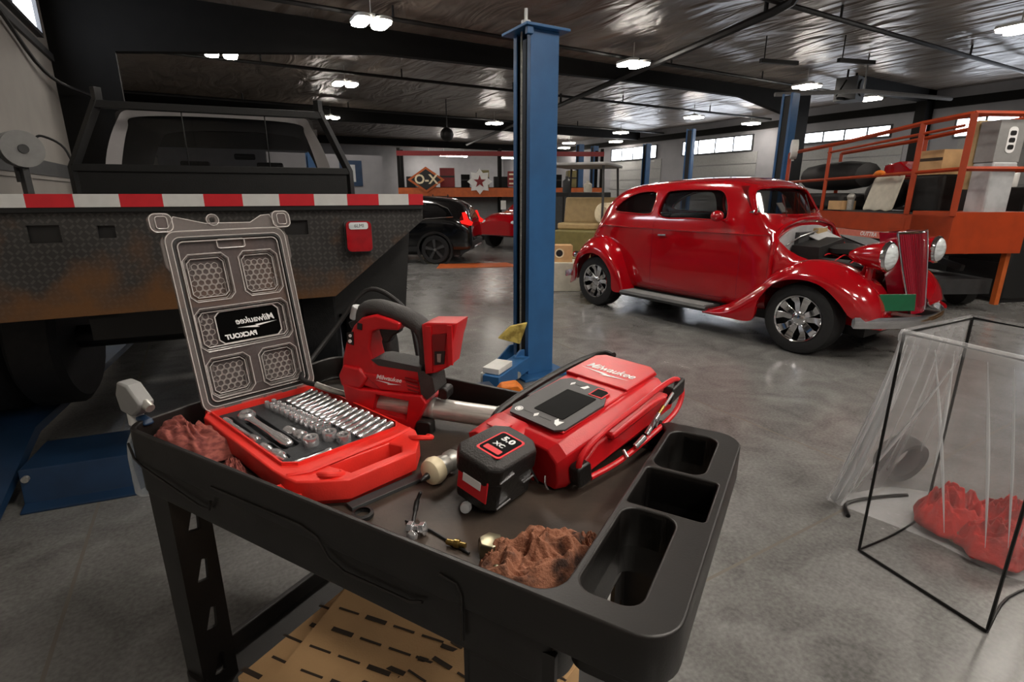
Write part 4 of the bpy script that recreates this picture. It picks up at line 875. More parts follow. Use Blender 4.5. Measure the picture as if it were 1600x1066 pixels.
for i, (x, z, w, h) in enumerate(((.0, 1.28, .3, .12), (.6, 1.28, .35, .12), (.05, 1.08, .4, .14), (.6, 1.08, .36, .13), (.05, .88, .45, .13))):
    a = R(-26); p = RW(.6 + x + w / 2, -.15, z); tag(MB(M['off_white']).b2((-w / 2, -.1, 0), (w / 2, .1, h)).build('carton', loc=p, rot=(0, 0, R(-26))), ORD[i] + ' pale carton on the wire rack behind the SUV, counted from the top left', 'box')
tag(MB(M['white_paint']).b2((-.09, -.01, 0), (.09, 0, .3)).build('paper_tag', loc=RW(3.55, -.02, 1.0), rot=(0, 0, R(-26))), 'white paper tag hanging below the orange beam on a string', 'tag')
# red car nose just left of the near column
rc = thing('red_car', 'red car nose half hidden by the left edge of the tall blue column', 'car', (8.75, 13.6, 0), R(200))
RCS = [(-2, .5, .8, .6, .4), (-1.9, .4, 1.0, .75, .5), (-1.2, .35, 1.1, .82, .6), (-.8, .33, 1.4, .84, .6), (.2, .33, 1.42, .84, .6), (.8, .33, 1.08, .84, .6), (1.6, .36, .98, .8, .5), (1.85, .42, .8, .7, .4)]
MB(M['car_red']).loft(body_rows(RCS), True, True, True).build('body_shell', rc)
for x in (-1.2, 1.15):
    for s in (-1, 1): MB(M['tyre']).lathe([(.1, -.09), (.3, -.1), (.32, .0), (.3, .1), (.1, .09)], (x, s * .76, .32), (0, 1, 0), 24).build('wheel', rc)
for s in (-1, 1): MB(M['lamp_lens']).ball((1.75, s * .5, .72), (.1, .14, .1)).build('headlight', rc)
# hanging drum and sign at the grey partition
tag(MB(M['pipe_dark']).ball((0, 0, 0), .28).cyl((0, 0, .2), (0, 0, 1.36), .02).build('hanging_drum', loc=(9.3, 21.5, 3.9)), 'black ball shaped drum hanging from the ceiling far back', 'drum')
tag(MB(M['lift_blue_dark']).b2((-.4, -.03, -.45), (.4, 0, .45)).use(M['firewall_grey']).b2((-.1, -.035, -.3), (.15, -.03, .3)).build('wall_poster', loc=(5.0, 20.49, 2.25), rot=(0, 0, 0)), 'dark blue poster on the grey partition behind the truck', 'poster')

# ------------------------------------------------------------------ clear bag on a wire stand
bsd = thing('bag_stand', 'black wire stand holding the open clear plastic bag', 'bag stand', (2.29, .94, 0), 0)
P1, P2, P3, P4 = (0, 0), (-.075, -.47), (.54, -.02), (.465, -.49); ZT = .985
for a, b in ((P1, P2), (P3, P4)):
    MB(M['wire_black']).tube([(a[0], a[1], ZT), (a[0], a[1], .02), (a[0], a[1], .008), (a[0] + (b[0] - a[0]) * .02, a[1] + (b[1] - a[1]) * .02, .007), (b[0], b[1], .007), (b[0], b[1], .02), (b[0], b[1], ZT)], .006, 8).build('leg_frame', bsd)
MB(M['wire_black']).tube([(p[0], p[1], ZT) for p in (P1, P2, P4, P3)], .006, 8, True).build('top_ring', bsd)
MB(M['wire_black']).tube(cr([(P1[0], P1[1], .008), (.25, -.02, .006), P3 + (.008,)], 4), .005, 6).build('foot_wire', bsd)
MB(M['wire_black']).tube(cr([(P2[0], P2[1], .008), (.2, -.44, .006), P4 + (.008,)], 4), .005, 6).build('foot_wire', bsd)
# the bag: top hem follows the ring, bottom spread out on the floor towards the car
bag = thing('plastic_bag', 'clear plastic bag hung open in the wire stand with red rags inside', 'bag', (2.29, .94, 0), 0)
def lerp(a, b, t): return tuple(p + (q - p) * t for p, q in zip(a, b))
def ringpt(u):
    Q = [P1, P2, P4, P3]; e = u * 4 % 4; i = int(e); return lerp(Q[i], Q[(i + 1) % 4], e - i)
BOT = [(.27, .285), (.335, -.04), (.33, -.30), (.42, -.50), (.70, -.46), (.86, -.15), (.74, .14), (.5, .24)]
BC = cr(BOT, 16, True)
NB = 128; rows = []
for j in range(15):
    t = j / 14; row = []
    for i in range(NB):
        u = i / NB; e = (u * 8) % 8
        a = ringpt((u * 1.0 + .0 - .0) if True else 0); b = BC[int(u * len(BC)) % len(BC)]
        s = t ** 1.5
        x, y = lerp(a, b, s)
        amp = .012 * math.sin(PI * min(1, t * 1.1)) ; n = math.sin(u * 2 * PI * 23 + 1.5 * math.sin(u * 37)) * amp + math.sin(u * 2 * PI * 11 + 2) * amp
        cx, cy = .24, -.2; dx, dy = x - cx, y - cy; L = math.hypot(dx, dy) + 1e-6
        row.append((x + dx / L * (n + .009), y + dy / L * (n + .009), ZT + .012 - (ZT + .004) * t + .004 * math.sin(u * 40) * t))
    rows.append(row)
fm = MB(M['bag_film']); fm.loft(rows, True); fm.add([rows[-1][i] for i in range(NB)], [tuple(range(NB))]); fm.build('film', bag, fixn=False, ang=180)
hem = MB(M['bag_hem'])
hem.loft([[(r[0] , r[1], r[2]) for r in [(lambda q: (q[0] + .02 * (q[0] - .24) / .3 * k2, q[1] + .02 * (q[1] + .2) / .3 * k2, ZT + .014 - z2))(ringpt(i / NB)) for i in range(NB)]] for k2, z2 in ((.1, -.002), (.6, .0), (.9, .02), (.8, .045 ))], True); hem.build('hem', bag, fixn=False, ang=180)
pl_ = MB(M['bag_fold'])
for (xa, ya, za), (xb, yb, zb), w in (((0, 0, .95), (.25, .285, .02), .012), ((-.01, -.02, .93), (.2, .22, .06), .014), ((0, -.04, .96), (.16, .16, .10), .01), ((-.04, -.2, .95), (.12, .12, .2), .010), ((.02, .0, .95), (.285, .27, .02), .015), ((-.03, -.12, .95), (.29, -.18, .10), .006), ((-.05, -.28, .95), (.28, -.32, .12), .006), ((-.04, -.18, .96), (.15, -.14, .4), .007), ((-.05, -.35, .95), (.30, -.38, .15), .005)):
    pl_.loft([[lerp((xa, ya, za), (xb, yb, zb), t)[:2] + (lerp((xa, ya, za), (xb, yb, zb), t)[2],), tuple(p + d for p, d in zip(lerp((xa, ya, za), (xb, yb, zb), t), (w * math.sin(PI * (t * .9 + .05)) * 1.5 - .004, w * math.sin(PI * (t * .9 + .05)) * -1.5, w)))] for t in [k / 10 for k in range(11)]])
for xa, xb, wa, wb in ((.0, .262, .012, .05), (.0, .30, .006, .03)):
    pl_.loft([[(xa + (xb - xa) * t ** 1.1, .0 + .255 * t ** 1.4 + sg * (wa + (wb - wa) * t) * .5, .95 - .93 * t + sg * .01) for sg in (-1, 1)] for t in [k / 10 for k in range(11)]])
pl_.build('folds', bag, fixn=False, solid=.001)
from mathutils import noise as NZ
def rag(nm, lab, m, loc, rx, ry, h, seed, rz=0, n=30, rough=1.0, cat='rag', sc=2.3):
    """crumpled cloth: a low heap whose folds come from ridged noise"""
    o = Vector((seed * 3.7, seed * 1.3, seed * .7)); rows = []
    for j in range(n + 1):
        t = j / n; row = []
        for i in range(2 * n):
            a = 2 * PI * i / (2 * n); p = Vector((t * math.cos(a), t * math.sin(a), 0))
            w = NZ.noise_vector(p * 1.4 + o); q = p * sc + w * .9 + o
            f1 = 1 - abs(NZ.noise(q)) * 2.2; f2 = 1 - abs(NZ.noise(q * 2.3 + o)) * 2.0; f3 = NZ.noise(q * 5)
            fold = max(0, f1) * .5 + max(0, f2) * .4 + f3 * .1
            edge = 1 + .26 * NZ.noise(Vector((math.cos(a) * 1.6, math.sin(a) * 1.6, 0)) + o) * rough + .06 * math.sin(7 * a + seed)
            z = h * (1 - t ** 4) * (.35 + .85 * fold * rough) + h * .12 * fold
            d = w * .20 * (1 - t * .5)
            row.append(((p.x * edge + d.x * t) * rx, (p.y * edge + d.y * t) * ry, max(.002, z if t < 1 else .001)))
        rows.append(row)
    mb = MB(M[m]); mb.loft(rows, True, True, True)
    return tag(mb.build(nm, loc=loc, rot=(0, 0, rz), ang=180, sub=1), lab, cat)
for i, (x, y, z, rx, ry, h, lab) in enumerate(((2.80, .82, .02, .15, .14, .22, 'bright red rag heaped highest inside the clear bag'), (2.74, .64, .02, .12, .13, .17, 'bright red rag nearest the front wall of the clear bag'), (2.94, .66, .02, .14, .14, .2, 'bright red rag lying at the right side inside the clear bag'))):
    rag('shop_rag', lab, 'rag_bright', (x, y, z), rx, ry, h, 30 + i, rough=.75, sc=1.6)
rag('dark_cloth', 'dark brown cloth under the red rags in the clear bag', 'rag_brown', (2.86, .74, .016), .2, .17, .10, 44)
dr = MB(M['rubber_black']); dr.lathe([(.09, -.04), (.12, -.05), (.13, 0), (.12, .05), (.09, .04)], (0, 0, .13), (.3, 1, .2), 24, False)
tag(dr.build('rubber_ring', loc=(3.05, 1.15, .02)), 'dark round rubber ring standing behind the clear bag', 'ring')
tag(MB(M['wire_black']).tube(cr([(2.50, 1.10, .012), (2.6, 1.16, .012), (2.78, 1.12, .012), (2.95, 1.05, .012)], 6), .01, 8).build('black_cable'), 'black cable curving on the floor behind the clear bag', 'cable')
# ------------------------------------------------------------------ utility cart
CO = (.383, .351); CA = R(-59.5)
def CW(x, y, z=0): return (CO[0] + x * math.cos(CA) - y * math.sin(CA), CO[1] + x * math.sin(CA) + y * math.cos(CA), z)
def inv(P): return [(x, y) for x, y in reversed(P)]
ZF = .93          # tray floor
ct = thing('utility_cart', 'dark plastic utility cart with a deep top tray and handle end pockets', 'cart', CW(0, 0), CA)
X0, X1, Y1 = -1.19, .034, .632
tr = MB(M['cart_plastic'])
outer = rr(X0, 0, X1, Y1, .055, 8)
th_ = rr(-1.176, .012, -.120, .618, .042, 8); s1 = rr(-.107, .040, -.020, .258, .026, 6)
bx = rr(-.110, .270, .018, .405, .008, 5); s2 = rr(-.107, .416, -.010, .592, .026, 6)
tr.plate([outer, th_, s1, bx, s2], .925, 1.0, .0035)
lower = rr(X0 + .006, .006, -.112, Y1 - .006, .05, 8); th2 = rr(-1.168, .020, -.128, .61, .045, 8)
tr.plate([lower, th2], .845, .94, .004)
for P in (s1, bx, s2):
    xs = [p[0] for p in P]; ys = [p[1] for p in P]
    tr.ring(rr(min(xs) - .008, min(ys) - .008, max(xs) + .008, max(ys) + .008, .03, 6), rr(min(xs), min(ys), max(xs), max(ys), .024 if P is not bx else .008, 6), .875, .99)
tr.b2((-.108, .27, .888), (.018, .408, .90))
# raised panel lines on the long near side
def ridge(P): tr.tube([(x, -.001, z) for x, z in P], .0028, 6)
ridge([(-1.165, .965), (-1.15, .93), (-1.12, .918), (-.915, .885), (-.88, .888), (-.87, .91)])
ridge([(-.86, .945), (-.80, .945), (-.60, .948), (-.56, .938), (-.535, .905), (-.50, .892), (-.36, .895), (-.335, .905)])
ridge([(-.30, .97), (-.27, .965), (-.262, .95), (-.262, .87)])
tray = tr.build('top_tray', ct, ang=40, fixn=True)
fl = MB(M['tray_floor']); fl.b2((-1.17, .02, .90), (-.126, .612, ZF)); fl.build('tray_floor', ct)
def leg(x0, x1, y0, y1, sx, sy, top):
    """folded post: a plain plate facing outwards and a slotted plate facing along the cart"""
    mb = MB(M['cart_plastic']); e = .01; yo = y0 if sy < 0 else y1
    xs_ = x1 if sx < 0 else x0
    mb.plate([[(x0 + .012, .1), (x1 - .004, .1), (x1, top), (x0, top)]], yo if sy < 0 else yo - e, yo + e if sy < 0 else yo, 0, 'xz')
    ym = (y0 + y1) / 2
    slots = [[(ym - .014, z), (ym + .012, z - .006), (ym + .016, z + .05), (ym + .004, z + .056)] for z in (.74, .60, .46, .32, .18)]
    mb.plate([[(y0, .1), (y1, .1), (y1, top), (y0, top)]] + slots, xs_ - e / 2, xs_ + e / 2, 0, 'yz')
    return mb.build('leg', ct, bev=.002)
leg(-1.15, -1.075, .012, .098, -1, -1, .87); leg(-1.15, -1.075, .53, .62, -1, 1, .87)
leg(-.265, -.12, .012, .1, 1, -1, .9); leg(-.2, -.12, .53, .62, 1, 1, .9)
ls = MB(M['cart_plastic']); ls.plate([rr(-1.16, .0, -.09, Y1, .05, 6), rr(-1.14, .02, -.11, .61, .04, 6)], .24, .33, .004); ls.b2((-1.15, .01, .255), (-.1, .62, .28)); ls.build('lower_shelf', ct)
for x in (-1.06, -.2):
    for y in (.08, .55):
        cs = MB(M['rubber_black']); cs.lathe([(.02, -.018), (.055, -.018), (.062, 0), (.055, .018), (.02, .018)], (x, y, .063), (0, 1, 0), 20); cs.use(M['zinc']).b2((x - .02, y - .03, .06), (x + .02, y - .022, .24)).b2((x - .02, y + .022, .06), (x + .02, y + .03, .24)); cs.b2((x - .03, y - .03, .12), (x + .03, y + .03, .13)); cs.build('caster', ct)
# cardboard box on the lower shelf
cb_ = thing('cardboard_box', 'open brown cardboard box with black dashes on the cart lower shelf', 'box', CW(-.54, .24, .282), CA)
k = MB(M['cardboard']); k.b2((-.31, -.26, 0), (.29, .22, .215)); k.build('carton', cb_, bev=.003)
flp = MB(M['cardboard']); flp.box((-.1, -.02, .222), (.34, .46, .004), (R(3), R(4), R(12))); flp.box((.16, .0, .226), (.30, .44, .004), (R(-2), R(-6), R(-8))); flp.build('flap', cb_)
pr_ = MB(M['cardboard_print'])
for j in range(9):
    for i in range(7):
        x = -.29 + i * .078 + (j % 2) * .03; y = -.24 + j * .053
        pr_.box((x, y, .2165), (.055, .006 if (i + j) % 3 else .011, .001), (0, 0, R(6)))
for fx, fy, fz, an, tl_ in ((-.1, -.02, .2245, 12, (3, 4)), (.16, 0, .2285, -8, (-2, -6))):
    pr_.M = Matrix.LocRotScale(Vector((fx, fy, fz)), Euler((R(tl_[0]), R(tl_[1]), R(an))), Vector((1, 1, 1)))
    for j in range(8):
        for i in range(4):
            pr_.box((-.12 + i * .075 + (j % 2) * .02, -.2 + j * .056, .0005), (.055, .005 if (i * 2 + j) % 3 else .011, .001))
pr_.xf(); pr_.build('printed_dashes', cb_)

# ------------------------------------------------------------------ lettering used on the tools
def milw(mb, size, Mx, ink='white_ink', mirror=False):
    """script lettering with the lightning stroke below it"""
    S = Matrix.Scale(-1, 4, (1, 0, 0)) if mirror else Matrix()
    mb.use(M[ink]); mb.text('Milwaukee', size, Mx @ S, .0004, .28, size * .012, space=.97)
    V = [(-2.0, -.42), (2.35, -.18), (2.3, -.2), (.35, -.62), (.45, -.48), (-2.15, -.44)]
    V = [(-1.95, -.36), (.1, -.56), (-.05, -.44), (2.3, -.30), (.0, -.52), (.25, -.66)]
    V = [(-2.3, -.52), (.2, -.60), (.05, -.70), (2.1, -.66), (-.25, -.98), (.0, -.82)]
    mb.add([tuple(Mx @ S @ Vector((x * size, y * size, .0004))) for x, y in V], [(0, 5, 2, 1), (5, 4, 3, 2)])

# ------------------------------------------------------------------ red tool case with the clear lid open
KC = CW(-.876, .2375, ZF); KA = CA + R(-13.5)
kc = thing('tool_case', 'open red tool case with clear lid standing upright and a dark foam tray', 'tool case', KC, KA)
ZT_ = .056
kb = MB(M['case_red'])
oc = [(-.225, -.138), (-.2, -.150), (.17, -.146), (.21, -.142), (.245, -.135), (.268, -.112), (.31, -.062), (.312, .09), (.27, .132), (.225, .155), (-.19, .146), (-.222, .132)]
ins = [(-.205, -.128), (.165, -.122), (.188, -.1), (.19, .125), (.17, .14), (-.195, .13), (-.205, .11)]
hole = [(.232, -.062), (.262, -.052), (.288, -.045), (.29, .07), (.268, .085), (.238, .075)]
kb.plate([oc, ins, hole], .012, ZT_, .004)
kb.plate([[(x * .965, y * .95) for x, y in oc], [(.226, -.068), (.292, -.05), (.294, .075), (.232, .082)]], 0, .03, .003)
kb.ring([(x * 1.01, y * 1.03) for x, y in ins], ins, .05, .063)
kb.tube([(.21, -.135, ZT_), (.232, -.10, ZT_ + .003), (.226, .09, ZT_ + .003), (.212, .148, ZT_)], .005, 6)
kb.build('case_base', kc, ang=40)
for y in (-.11, .105):
    lt = MB(M['case_red']); lt.tube(cr([(.24, y + .02, .05), (.275, y + .022, .062), (.282, y + .05, .055), (.262, y + .055, .05)], 5), .006, 8); lt.build('latch_hook', kc)
lt = MB(M['case_red']); lt.tube([(.205, -.15, .035), (.245, -.152, .032), (.262, -.135, .03)], .007, 6); lt.build('corner_bumper', kc)
la = MB(M['zinc']); la.b2((.19, -.158, .002), (.255, -.146, .018)); la.tube(cr([(.262, -.15, .02), (.285, -.155, .018), (.284, -.17, .006), (.27, -.165, .0)], 4), .003, 6); la.build('latch', kc)
fo = MB(M['foam_grey'])
cut = [[(x * .985, y * .985) for x, y in ins]]
wells = [rr(-.178, -.122, .012, -.098, .01), rr(-.17, -.09, .09, -.05, .012), rr(.03, -.121, .135, -.09, .012), rr(.148, -.118, .178, -.02, .008), rr(-.02, -.045, .08, -.018, .01)]
fo.plate(cut + wells, .03, .049, .001); fo.b2((-.2, -.125, .028), (.185, .135, .036)); fo.build('foam_insert', kc)
hg = MB(M['case_red']); 
for y0, y1 in ((-.135, -.095), (-.055, .0), (.01, .05), (.09, .135)): hg.cyl((-.226, y0, .05), (-.226, y1, .05), .011, n=12)
hg.use(M['black_plastic'])
for y0, y1 in ((-.095, -.055), (.05, .09)): hg.cyl((-.226, y0, .05), (-.226, y1, .05), .0125, n=12).b2((-.226, y0, .038), (-.206, y1, .058))
hg.use(M['clear_edge'])
for y0, y1 in ((-.055, -.0), (.0, .012)): hg.cyl((-.232, y0, .058), (-.232, y1, .058), .008, n=10)
hg.build('hinge', kc)
# clear lid: local u across (y), v up along the lid
LIDM = Matrix.Translation((-.228, 0, .052)) @ Matrix.Rotation(R(-(102 - 90)), 4, 'Y') @ Matrix(((0, 0, 1, 0), (1, 0, 0, 0), (0, 1, 0, 0), (0, 0, 0, 1)))
LH = .462
lid = MB(M['clear_edge']); lid.M = LIDM
HW = .142
lo_ = rr(-HW, .0, HW, LH - .02, .026, 6); li_ = rr(-HW + .014, .014, HW - .014, LH - .036, .02, 6)
lid.plate([lo_, li_], -.004, .012, .002)
lid.use(M['rubber_black']).plate([rr(-HW + .0145, .0145, HW - .0145, LH - .0365, .02, 6), rr(-HW + .019, .019, HW - .019, LH - .041, .018, 6)], .006, .0125, 0)
lid.use(M['clear_edge']).plate([rr(-HW + .022, .022, HW - .022, LH - .044, .016, 6), rr(-HW + .0255, .0255, HW - .0255, LH - .0475, .013, 6)], .0, .011, .001)
POCK = [(-.113, .270, -.010, .386), (.014, .270, .113, .386), (-.114, .147, .114, .254), (-.113, .030, -.010, .131), (.012, .030, .113, .131)]
HOLES = [chamf(a, b, c, d, .014) for a, b, c, d in POCK]
lid.use(M['clear_lid']).plate([li_] + HOLES, .0, .003, 0)
lid.use(M['clear_edge'])
for (a, b, c, d), Hh in zip(POCK, HOLES):
    lid.plate([Hh, chamf(a + .0035, b + .0035, c - .0035, d - .0035, .0125)], -.012, .004, .0008)
    lid.plate([chamf(a + .010, b + .010, c - .010, d - .010, .01), chamf(a + .0125, b + .0125, c - .0125, d - .0125, .009)], -.014, -.006, .0005)
    lid.use(M['clear_lid']).plate([chamf(a + .0035, b + .0035, c - .0035, d - .0035, .0125)], -.016, -.0135, 0).use(M['clear_edge'])
    for cx, cy in ((c - .012, b + .03), (a + .012, d - .02)): lid.plate([rr(cx - .006, cy - .014, cx + .006, cy + .014, .004, 3), rr(cx - .0035, cy - .011, cx + .0035, cy + .011, .003, 3)], -.011, -.006, 0)
lid.plate([rr(-.03, LH - .066, .036, LH - .044, .006, 4), rr(-.027, LH - .063, .033, LH - .046, .005, 4)], .002, .009, .0006)
lid.use(M['edge_glint'])  # pale strips modelled as edge highlights on rim and pockets
def glint_line(P, w, z0): lid.plate([P, [(x * (1 - w / max(abs(x - cxm), 1e-3) if False else 1), y) for x, y in P]], z0, z0 + .001) if False else lid.tube([(x, y, z0) for x, y in P], w, 5, True)
cxm = 0
glint_line(rr(-HW + .001, .001, HW - .001, LH - .021, .026, 6), .0013, .012); glint_line(rr(-HW + .013, .013, HW - .013, LH - .035, .02, 6), .0011, .012)
glint_line(rr(-HW + .024, .024, HW - .024, LH - .046, .014, 6), .0012, .0115)
for a, b, c, d in POCK: glint_line(chamf(a, b, c, d, .014), .0011, .0042); glint_line(chamf(a + .0105, b + .0105, c - .0105, d - .0105, .01), .0011, -.0065); glint_line(chamf(a + .005, b + .005, c - .005, d - .005, .012), .0008, -.011)
glint_line(rr(-.03, LH - .066, .036, LH - .044, .006, 4), .0010, .009)
lid.use(M['clear_edge'])
# top carry lugs and feet
top = [(-HW + .01, LH - .022), (-HW + .03, LH + .014), (-.075, LH + .004), (-.045, LH - .004), (-.02, LH - .004), (.06, LH - .005), (.09, LH + .012), (HW - .03, LH + .014), (HW - .012, LH - .022)]
lid.plate([top, circ(-.035, LH - .006 + .0, .0) or top], -.003, .008, .001) if False else lid.plate([top], -.003, .008, .001)
lid.plate([circ(-.028, LH + .004, .014, 18), circ(-.028, LH + .004, .007, 18)], -.003, .009, .001)
for s in (-1, 1):
    c0 = s * (HW - .002)
    lid.plate([rr(c0 - .024, LH - .022, c0 + .024, LH + .022, .014, 5)], -.010, .014, .003)
    lid.use(M['clear_lid']).plate([rr(c0 - .012, LH - .014, c0 + .012, LH + .014, .006, 4)], .014, .017, .001).use(M['clear_edge'])
    lid.plate([[(s * HW, LH - .03), (s * (HW + .008), LH - .045), (s * (HW + .008), LH - .1), (s * HW, LH - .115)]], -.004, .01, .001)
lid.use(M['edge_glint'])
glint_line(top, .0012, .008); glint_line(circ(-.028, LH + .004, .014, 18), .001, .009)
for s in (-1, 1): glint_line(rr(s * (HW - .002) - .023, LH - .021, s * (HW - .002) + .023, LH + .021, .014, 5), .0013, .013); glint_line(rr(s * (HW - .002) - .012, LH - .014, s * (HW - .002) + .012, LH + .014, .006, 4), .001, .017)
lidd = lid.build('lid', kc, fixn=False, ang=50)

for (a, b, c, d), nn in zip(POCK, range(5)):
    hx = MB(M['honeycomb']); hx.M = LIDM
    r_ = .0088; dx = r_ * math.sqrt(3); j = 0; y = b + .021
    while y < d - .018:
        x = a + .02 + (dx / 2 if j % 2 else 0)
        while x < c - .018:
            if not (nn == 2 and -.078 < x < .1):
                hexo = [(x + r_ * .95 * math.cos(R(30 + 60 * q)), y + r_ * .95 * math.sin(R(30 + 60 * q))) for q in range(6)]; hexi = [(x + r_ * .78 * math.cos(R(30 + 60 * q)), y + r_ * .78 * math.sin(R(30 + 60 * q))) for q in range(6)]
                hx.ring(hexo, hexi, -.0135, -.0115)
            x += dx
        y += r_ * 1.5; j += 1
    hx.build('honeycomb_sheet', lidd)
lb = MB(M['screen_black']); lb.M = LIDM; lb.plate([chamf(-.066, .160, .09, .240, .012)], -.0135, -.0125, 0)
lb.use(M['edge_glint']).plate([chamf(-.068, .158, .092, .242, .012), chamf(-.0655, .1605, .0895, .2395, .011)], -.0125, -.009, .0005)
milw(lb, .0235, Matrix.Translation((.030, .210, -.0118)), mirror=True)
lb.use(M['white_ink']).text('PACKOUT', .0165, Matrix.Translation((-.012, .174, -.0118)) @ Matrix.Scale(-1, 4, (1, 0, 0)), .0004, .1, .0008)
lb.build('logo_panel', lidd, fixn=False)

# ---- tools lying in the foam
KX, KY = math.cos(KA), math.sin(KA)
def KW(x, y, z): return (KC[0] + x * KX - y * KY, KC[1] + x * KY + y * KX, KC[2] + z)
def ktool(mb, nm, lab, cat, x, y, z, rz=0, group=None, **k): return tag(mb.build(nm, loc=KW(x, y, z), rot=(0, 0, KA + R(rz)), **k), lab, cat, group)
ex = MB(M['tool_chrome']); ex.lathe([(.009, -.086), (.0095, -.084), (.0095, -.06), (.006, -.055), (.0055, .05), (.009, .056), (.0095, .082), (.006, .086)], d=(1, 0, 0), n=16)
ktool(ex, 'extension_bar', 'chrome extension bar lying along the left edge of the red case foam', 'tool', -.082, -.11, .046, 3)
rt = thing('ratchet', 'chrome ratchet with round head lying diagonally in the red case foam', 'ratchet', KW(-.04, -.07, .05), KA + R(1))
MB(M['tool_chrome']).lathe([(.004, -.012), (.019, -.01), (.02, -.004), (.02, .006), (.016, .011), (.004, .012)], (-.105, 0, 0), n=24).build('head', rt)
hn = MB(M['tool_chrome']); hn.loft([[(x, w * math.cos(2 * PI * i / 12), .0 + h * math.sin(2 * PI * i / 12)) for i in range(12)] for x, w, h in ((-.095, .014, .006), (-.075, .009, .006), (-.03, .008, .006), (.03, .009, .007), (.06, .012, .009), (.10, .012, .009), (.115, .009, .007), (.118, .004, .003))], True, True, True); hn.build('handle', rt)
MB(M['tool_chrome']).lathe([(.012, .0), (.012, .003), (.003, .004)], (-.105, 0, .012), n=16).box((-.097, .004, .0155), (.016, .005, .003)).build('reverse_lever', rt)
ad = MB(M['tool_chrome']); ad.lathe([(.007, -.05), (.01, -.045), (.01, -.02), (.006, -.012), (.009, -.004), (.013, .01), (.013, .03), (.008, .036), (.006, .05)], d=(1, 0, 0), n=16)
ktool(ad, 'universal_joint', 'chrome universal joint lying in the foam below the ratchet handle', 'tool', .082, -.106, .046, 5)
br = MB(M['tool_chrome']); br.lathe([(.007, -.048), (.0085, -.045), (.0085, -.01), (.007, -.006), (.007, .035), (.0085, .04), (.0085, .048), (.005, .05)], d=(0, 1, 0), n=16)
ktool(br, 'drive_bar', 'short chrome bar lying at the front left corner of the red case foam', 'tool', .163, -.068, .046, 0)
jn = MB(M['tool_chrome']); jn.lathe([(.009, -.042), (.012, -.038), (.012, -.01), (.008, -.004), (.011, .004), (.013, .015), (.013, .036), (.009, .04)], d=(1, 0, .1), n=16)
ktool(jn, 'deep_socket', 'large chrome deep socket lying in the middle of the red case foam', 'socket', .028, -.033, .047, 3)
for i, (x, y, r, w_) in enumerate(((.108, -.035, .0165, 'nearest the front left corner'), (.112, .006, .016, 'beside the drive bar, middle of the three'), (.148, .02, .0155, 'nearest the handle of the case'))):
    c = MB(M['tool_chrome']); c.lathe([(r * .62, .002), (r * .62, .022), (r * .7, .024), (r * .94, .024), (r, .021), (r, 0)], n=18, cap=False)
    for q in range(6): a = 2 * PI * q / 6; c.box((r * .66 * math.cos(a), r * .66 * math.sin(a), .012), (.003, .005, .02), (0, 0, a))
    c.use(M['pipe_dark']).cyl((0, 0, .0), (0, 0, .008), r * .63)
    ktool(c, 'socket', 'wide chrome socket standing in foam, ' + w_, 'socket', x, y, .044, group='large standing sockets')
sp_ = [(-.168 + .0232 * i, -.012 + .002 * i + (.0 if i % 2 else -.001)) for i in range(11)]
sk = None
for row in range(2):
    for i, (x, y) in enumerate(sp_):
        r = .0062 + .0004 * i
        c = MB(M['tool_chrome']); c.lathe([(r * .6, .004), (r * .6, .019), (r * .75, .021), (r * .95, .020), (r, .018), (r, 0)], n=14, cap=False); c.use(M['pipe_dark']).cyl((0, 0, 0), (0, 0, .009), r * .62, n=12)
        ktool(c, 'socket', ORD[i] + (' upright chrome socket from the hinge in the row beside the long sockets' if row else ' upright chrome socket from the hinge in the row nearest the ratchet'), 'socket', x, y + row * .0175, .045, group='chrome sockets standing in the foam')
for i in range(16):
    x = -.166 + i * .0226; L = .076 + .002 * (i % 4); r = .0066 + .0002 * i
    c = MB(M['tool_chrome']); c.lathe([(r * .5, -L / 2 + .01), (r * .62, -L / 2), (r, -L / 2 + .002), (r, -L / 2 + .022), (r * .72, -L / 2 + .027), (r * .72, L / 2 - .012), (r * .85, L / 2 - .01), (r * .85, L / 2 - .001), (r * .5, L / 2)], d=(0, 1, 0), n=14)
    ktool(c, 'deep_socket', ORD[i] + ' long chrome socket from the hinge lying in the slanted row', 'socket', x, .036 + L / 2 + .0018 * i, .0515, 4, group='long chrome sockets lying in the foam', rot=None) if False else tag(c.build('deep_socket', loc=KW(x, .034 + L / 2 + .0010 * i, .0555), rot=(R(9), 0, KA + R(5))), ORD[i] + ' long chrome socket from the hinge lying in the slanted row', 'socket', 'long chrome sockets lying in the foam')

# ------------------------------------------------------------------ red grease gun
GA = CA + R(14); G0 = CW(-.84, .42, 0)
gg = thing('grease_gun', 'red cordless grease gun with dark loop handle and silver barrel', 'power tool', (G0[0], G0[1], ZF), GA)
def gz(P): return [(x, z - ZF) for x, z in P]
bd = MB(M['tool_red'])
BODY = gz([(.012, 1.212), (-.012, 1.19), (-.038, 1.143), (-.05, 1.106), (-.056, 1.075), (-.048, 1.06), (.0, 1.035), (.05, 1.024), (.165, 1.02), (.168, 1.085), (.13, 1.098), (.06, 1.104), (.036, 1.10), (.028, 1.135), (.037, 1.178), (.06, 1.186), (.11, 1.186), (.115, 1.205), (.085, 1.214), (.05, 1.222)])
bd.prism(BODY, -.033, .033, 'xz')
bd.prism(gz([(-.045, 1.09), (-.062, 1.06), (-.056, 1.032), (.0, 1.03), (.02, 1.06), (.0, 1.085)]), -.042, .042, 'xz')
bd.prism(gz([(.0, 1.075), (.155, 1.06), (.16, 1.03), (.05, 1.03)]), -.038, .038, 'xz')
bd.build('body', gg, bev=.006, seg=3, ang=30)
fr2 = MB(M['tool_red'])
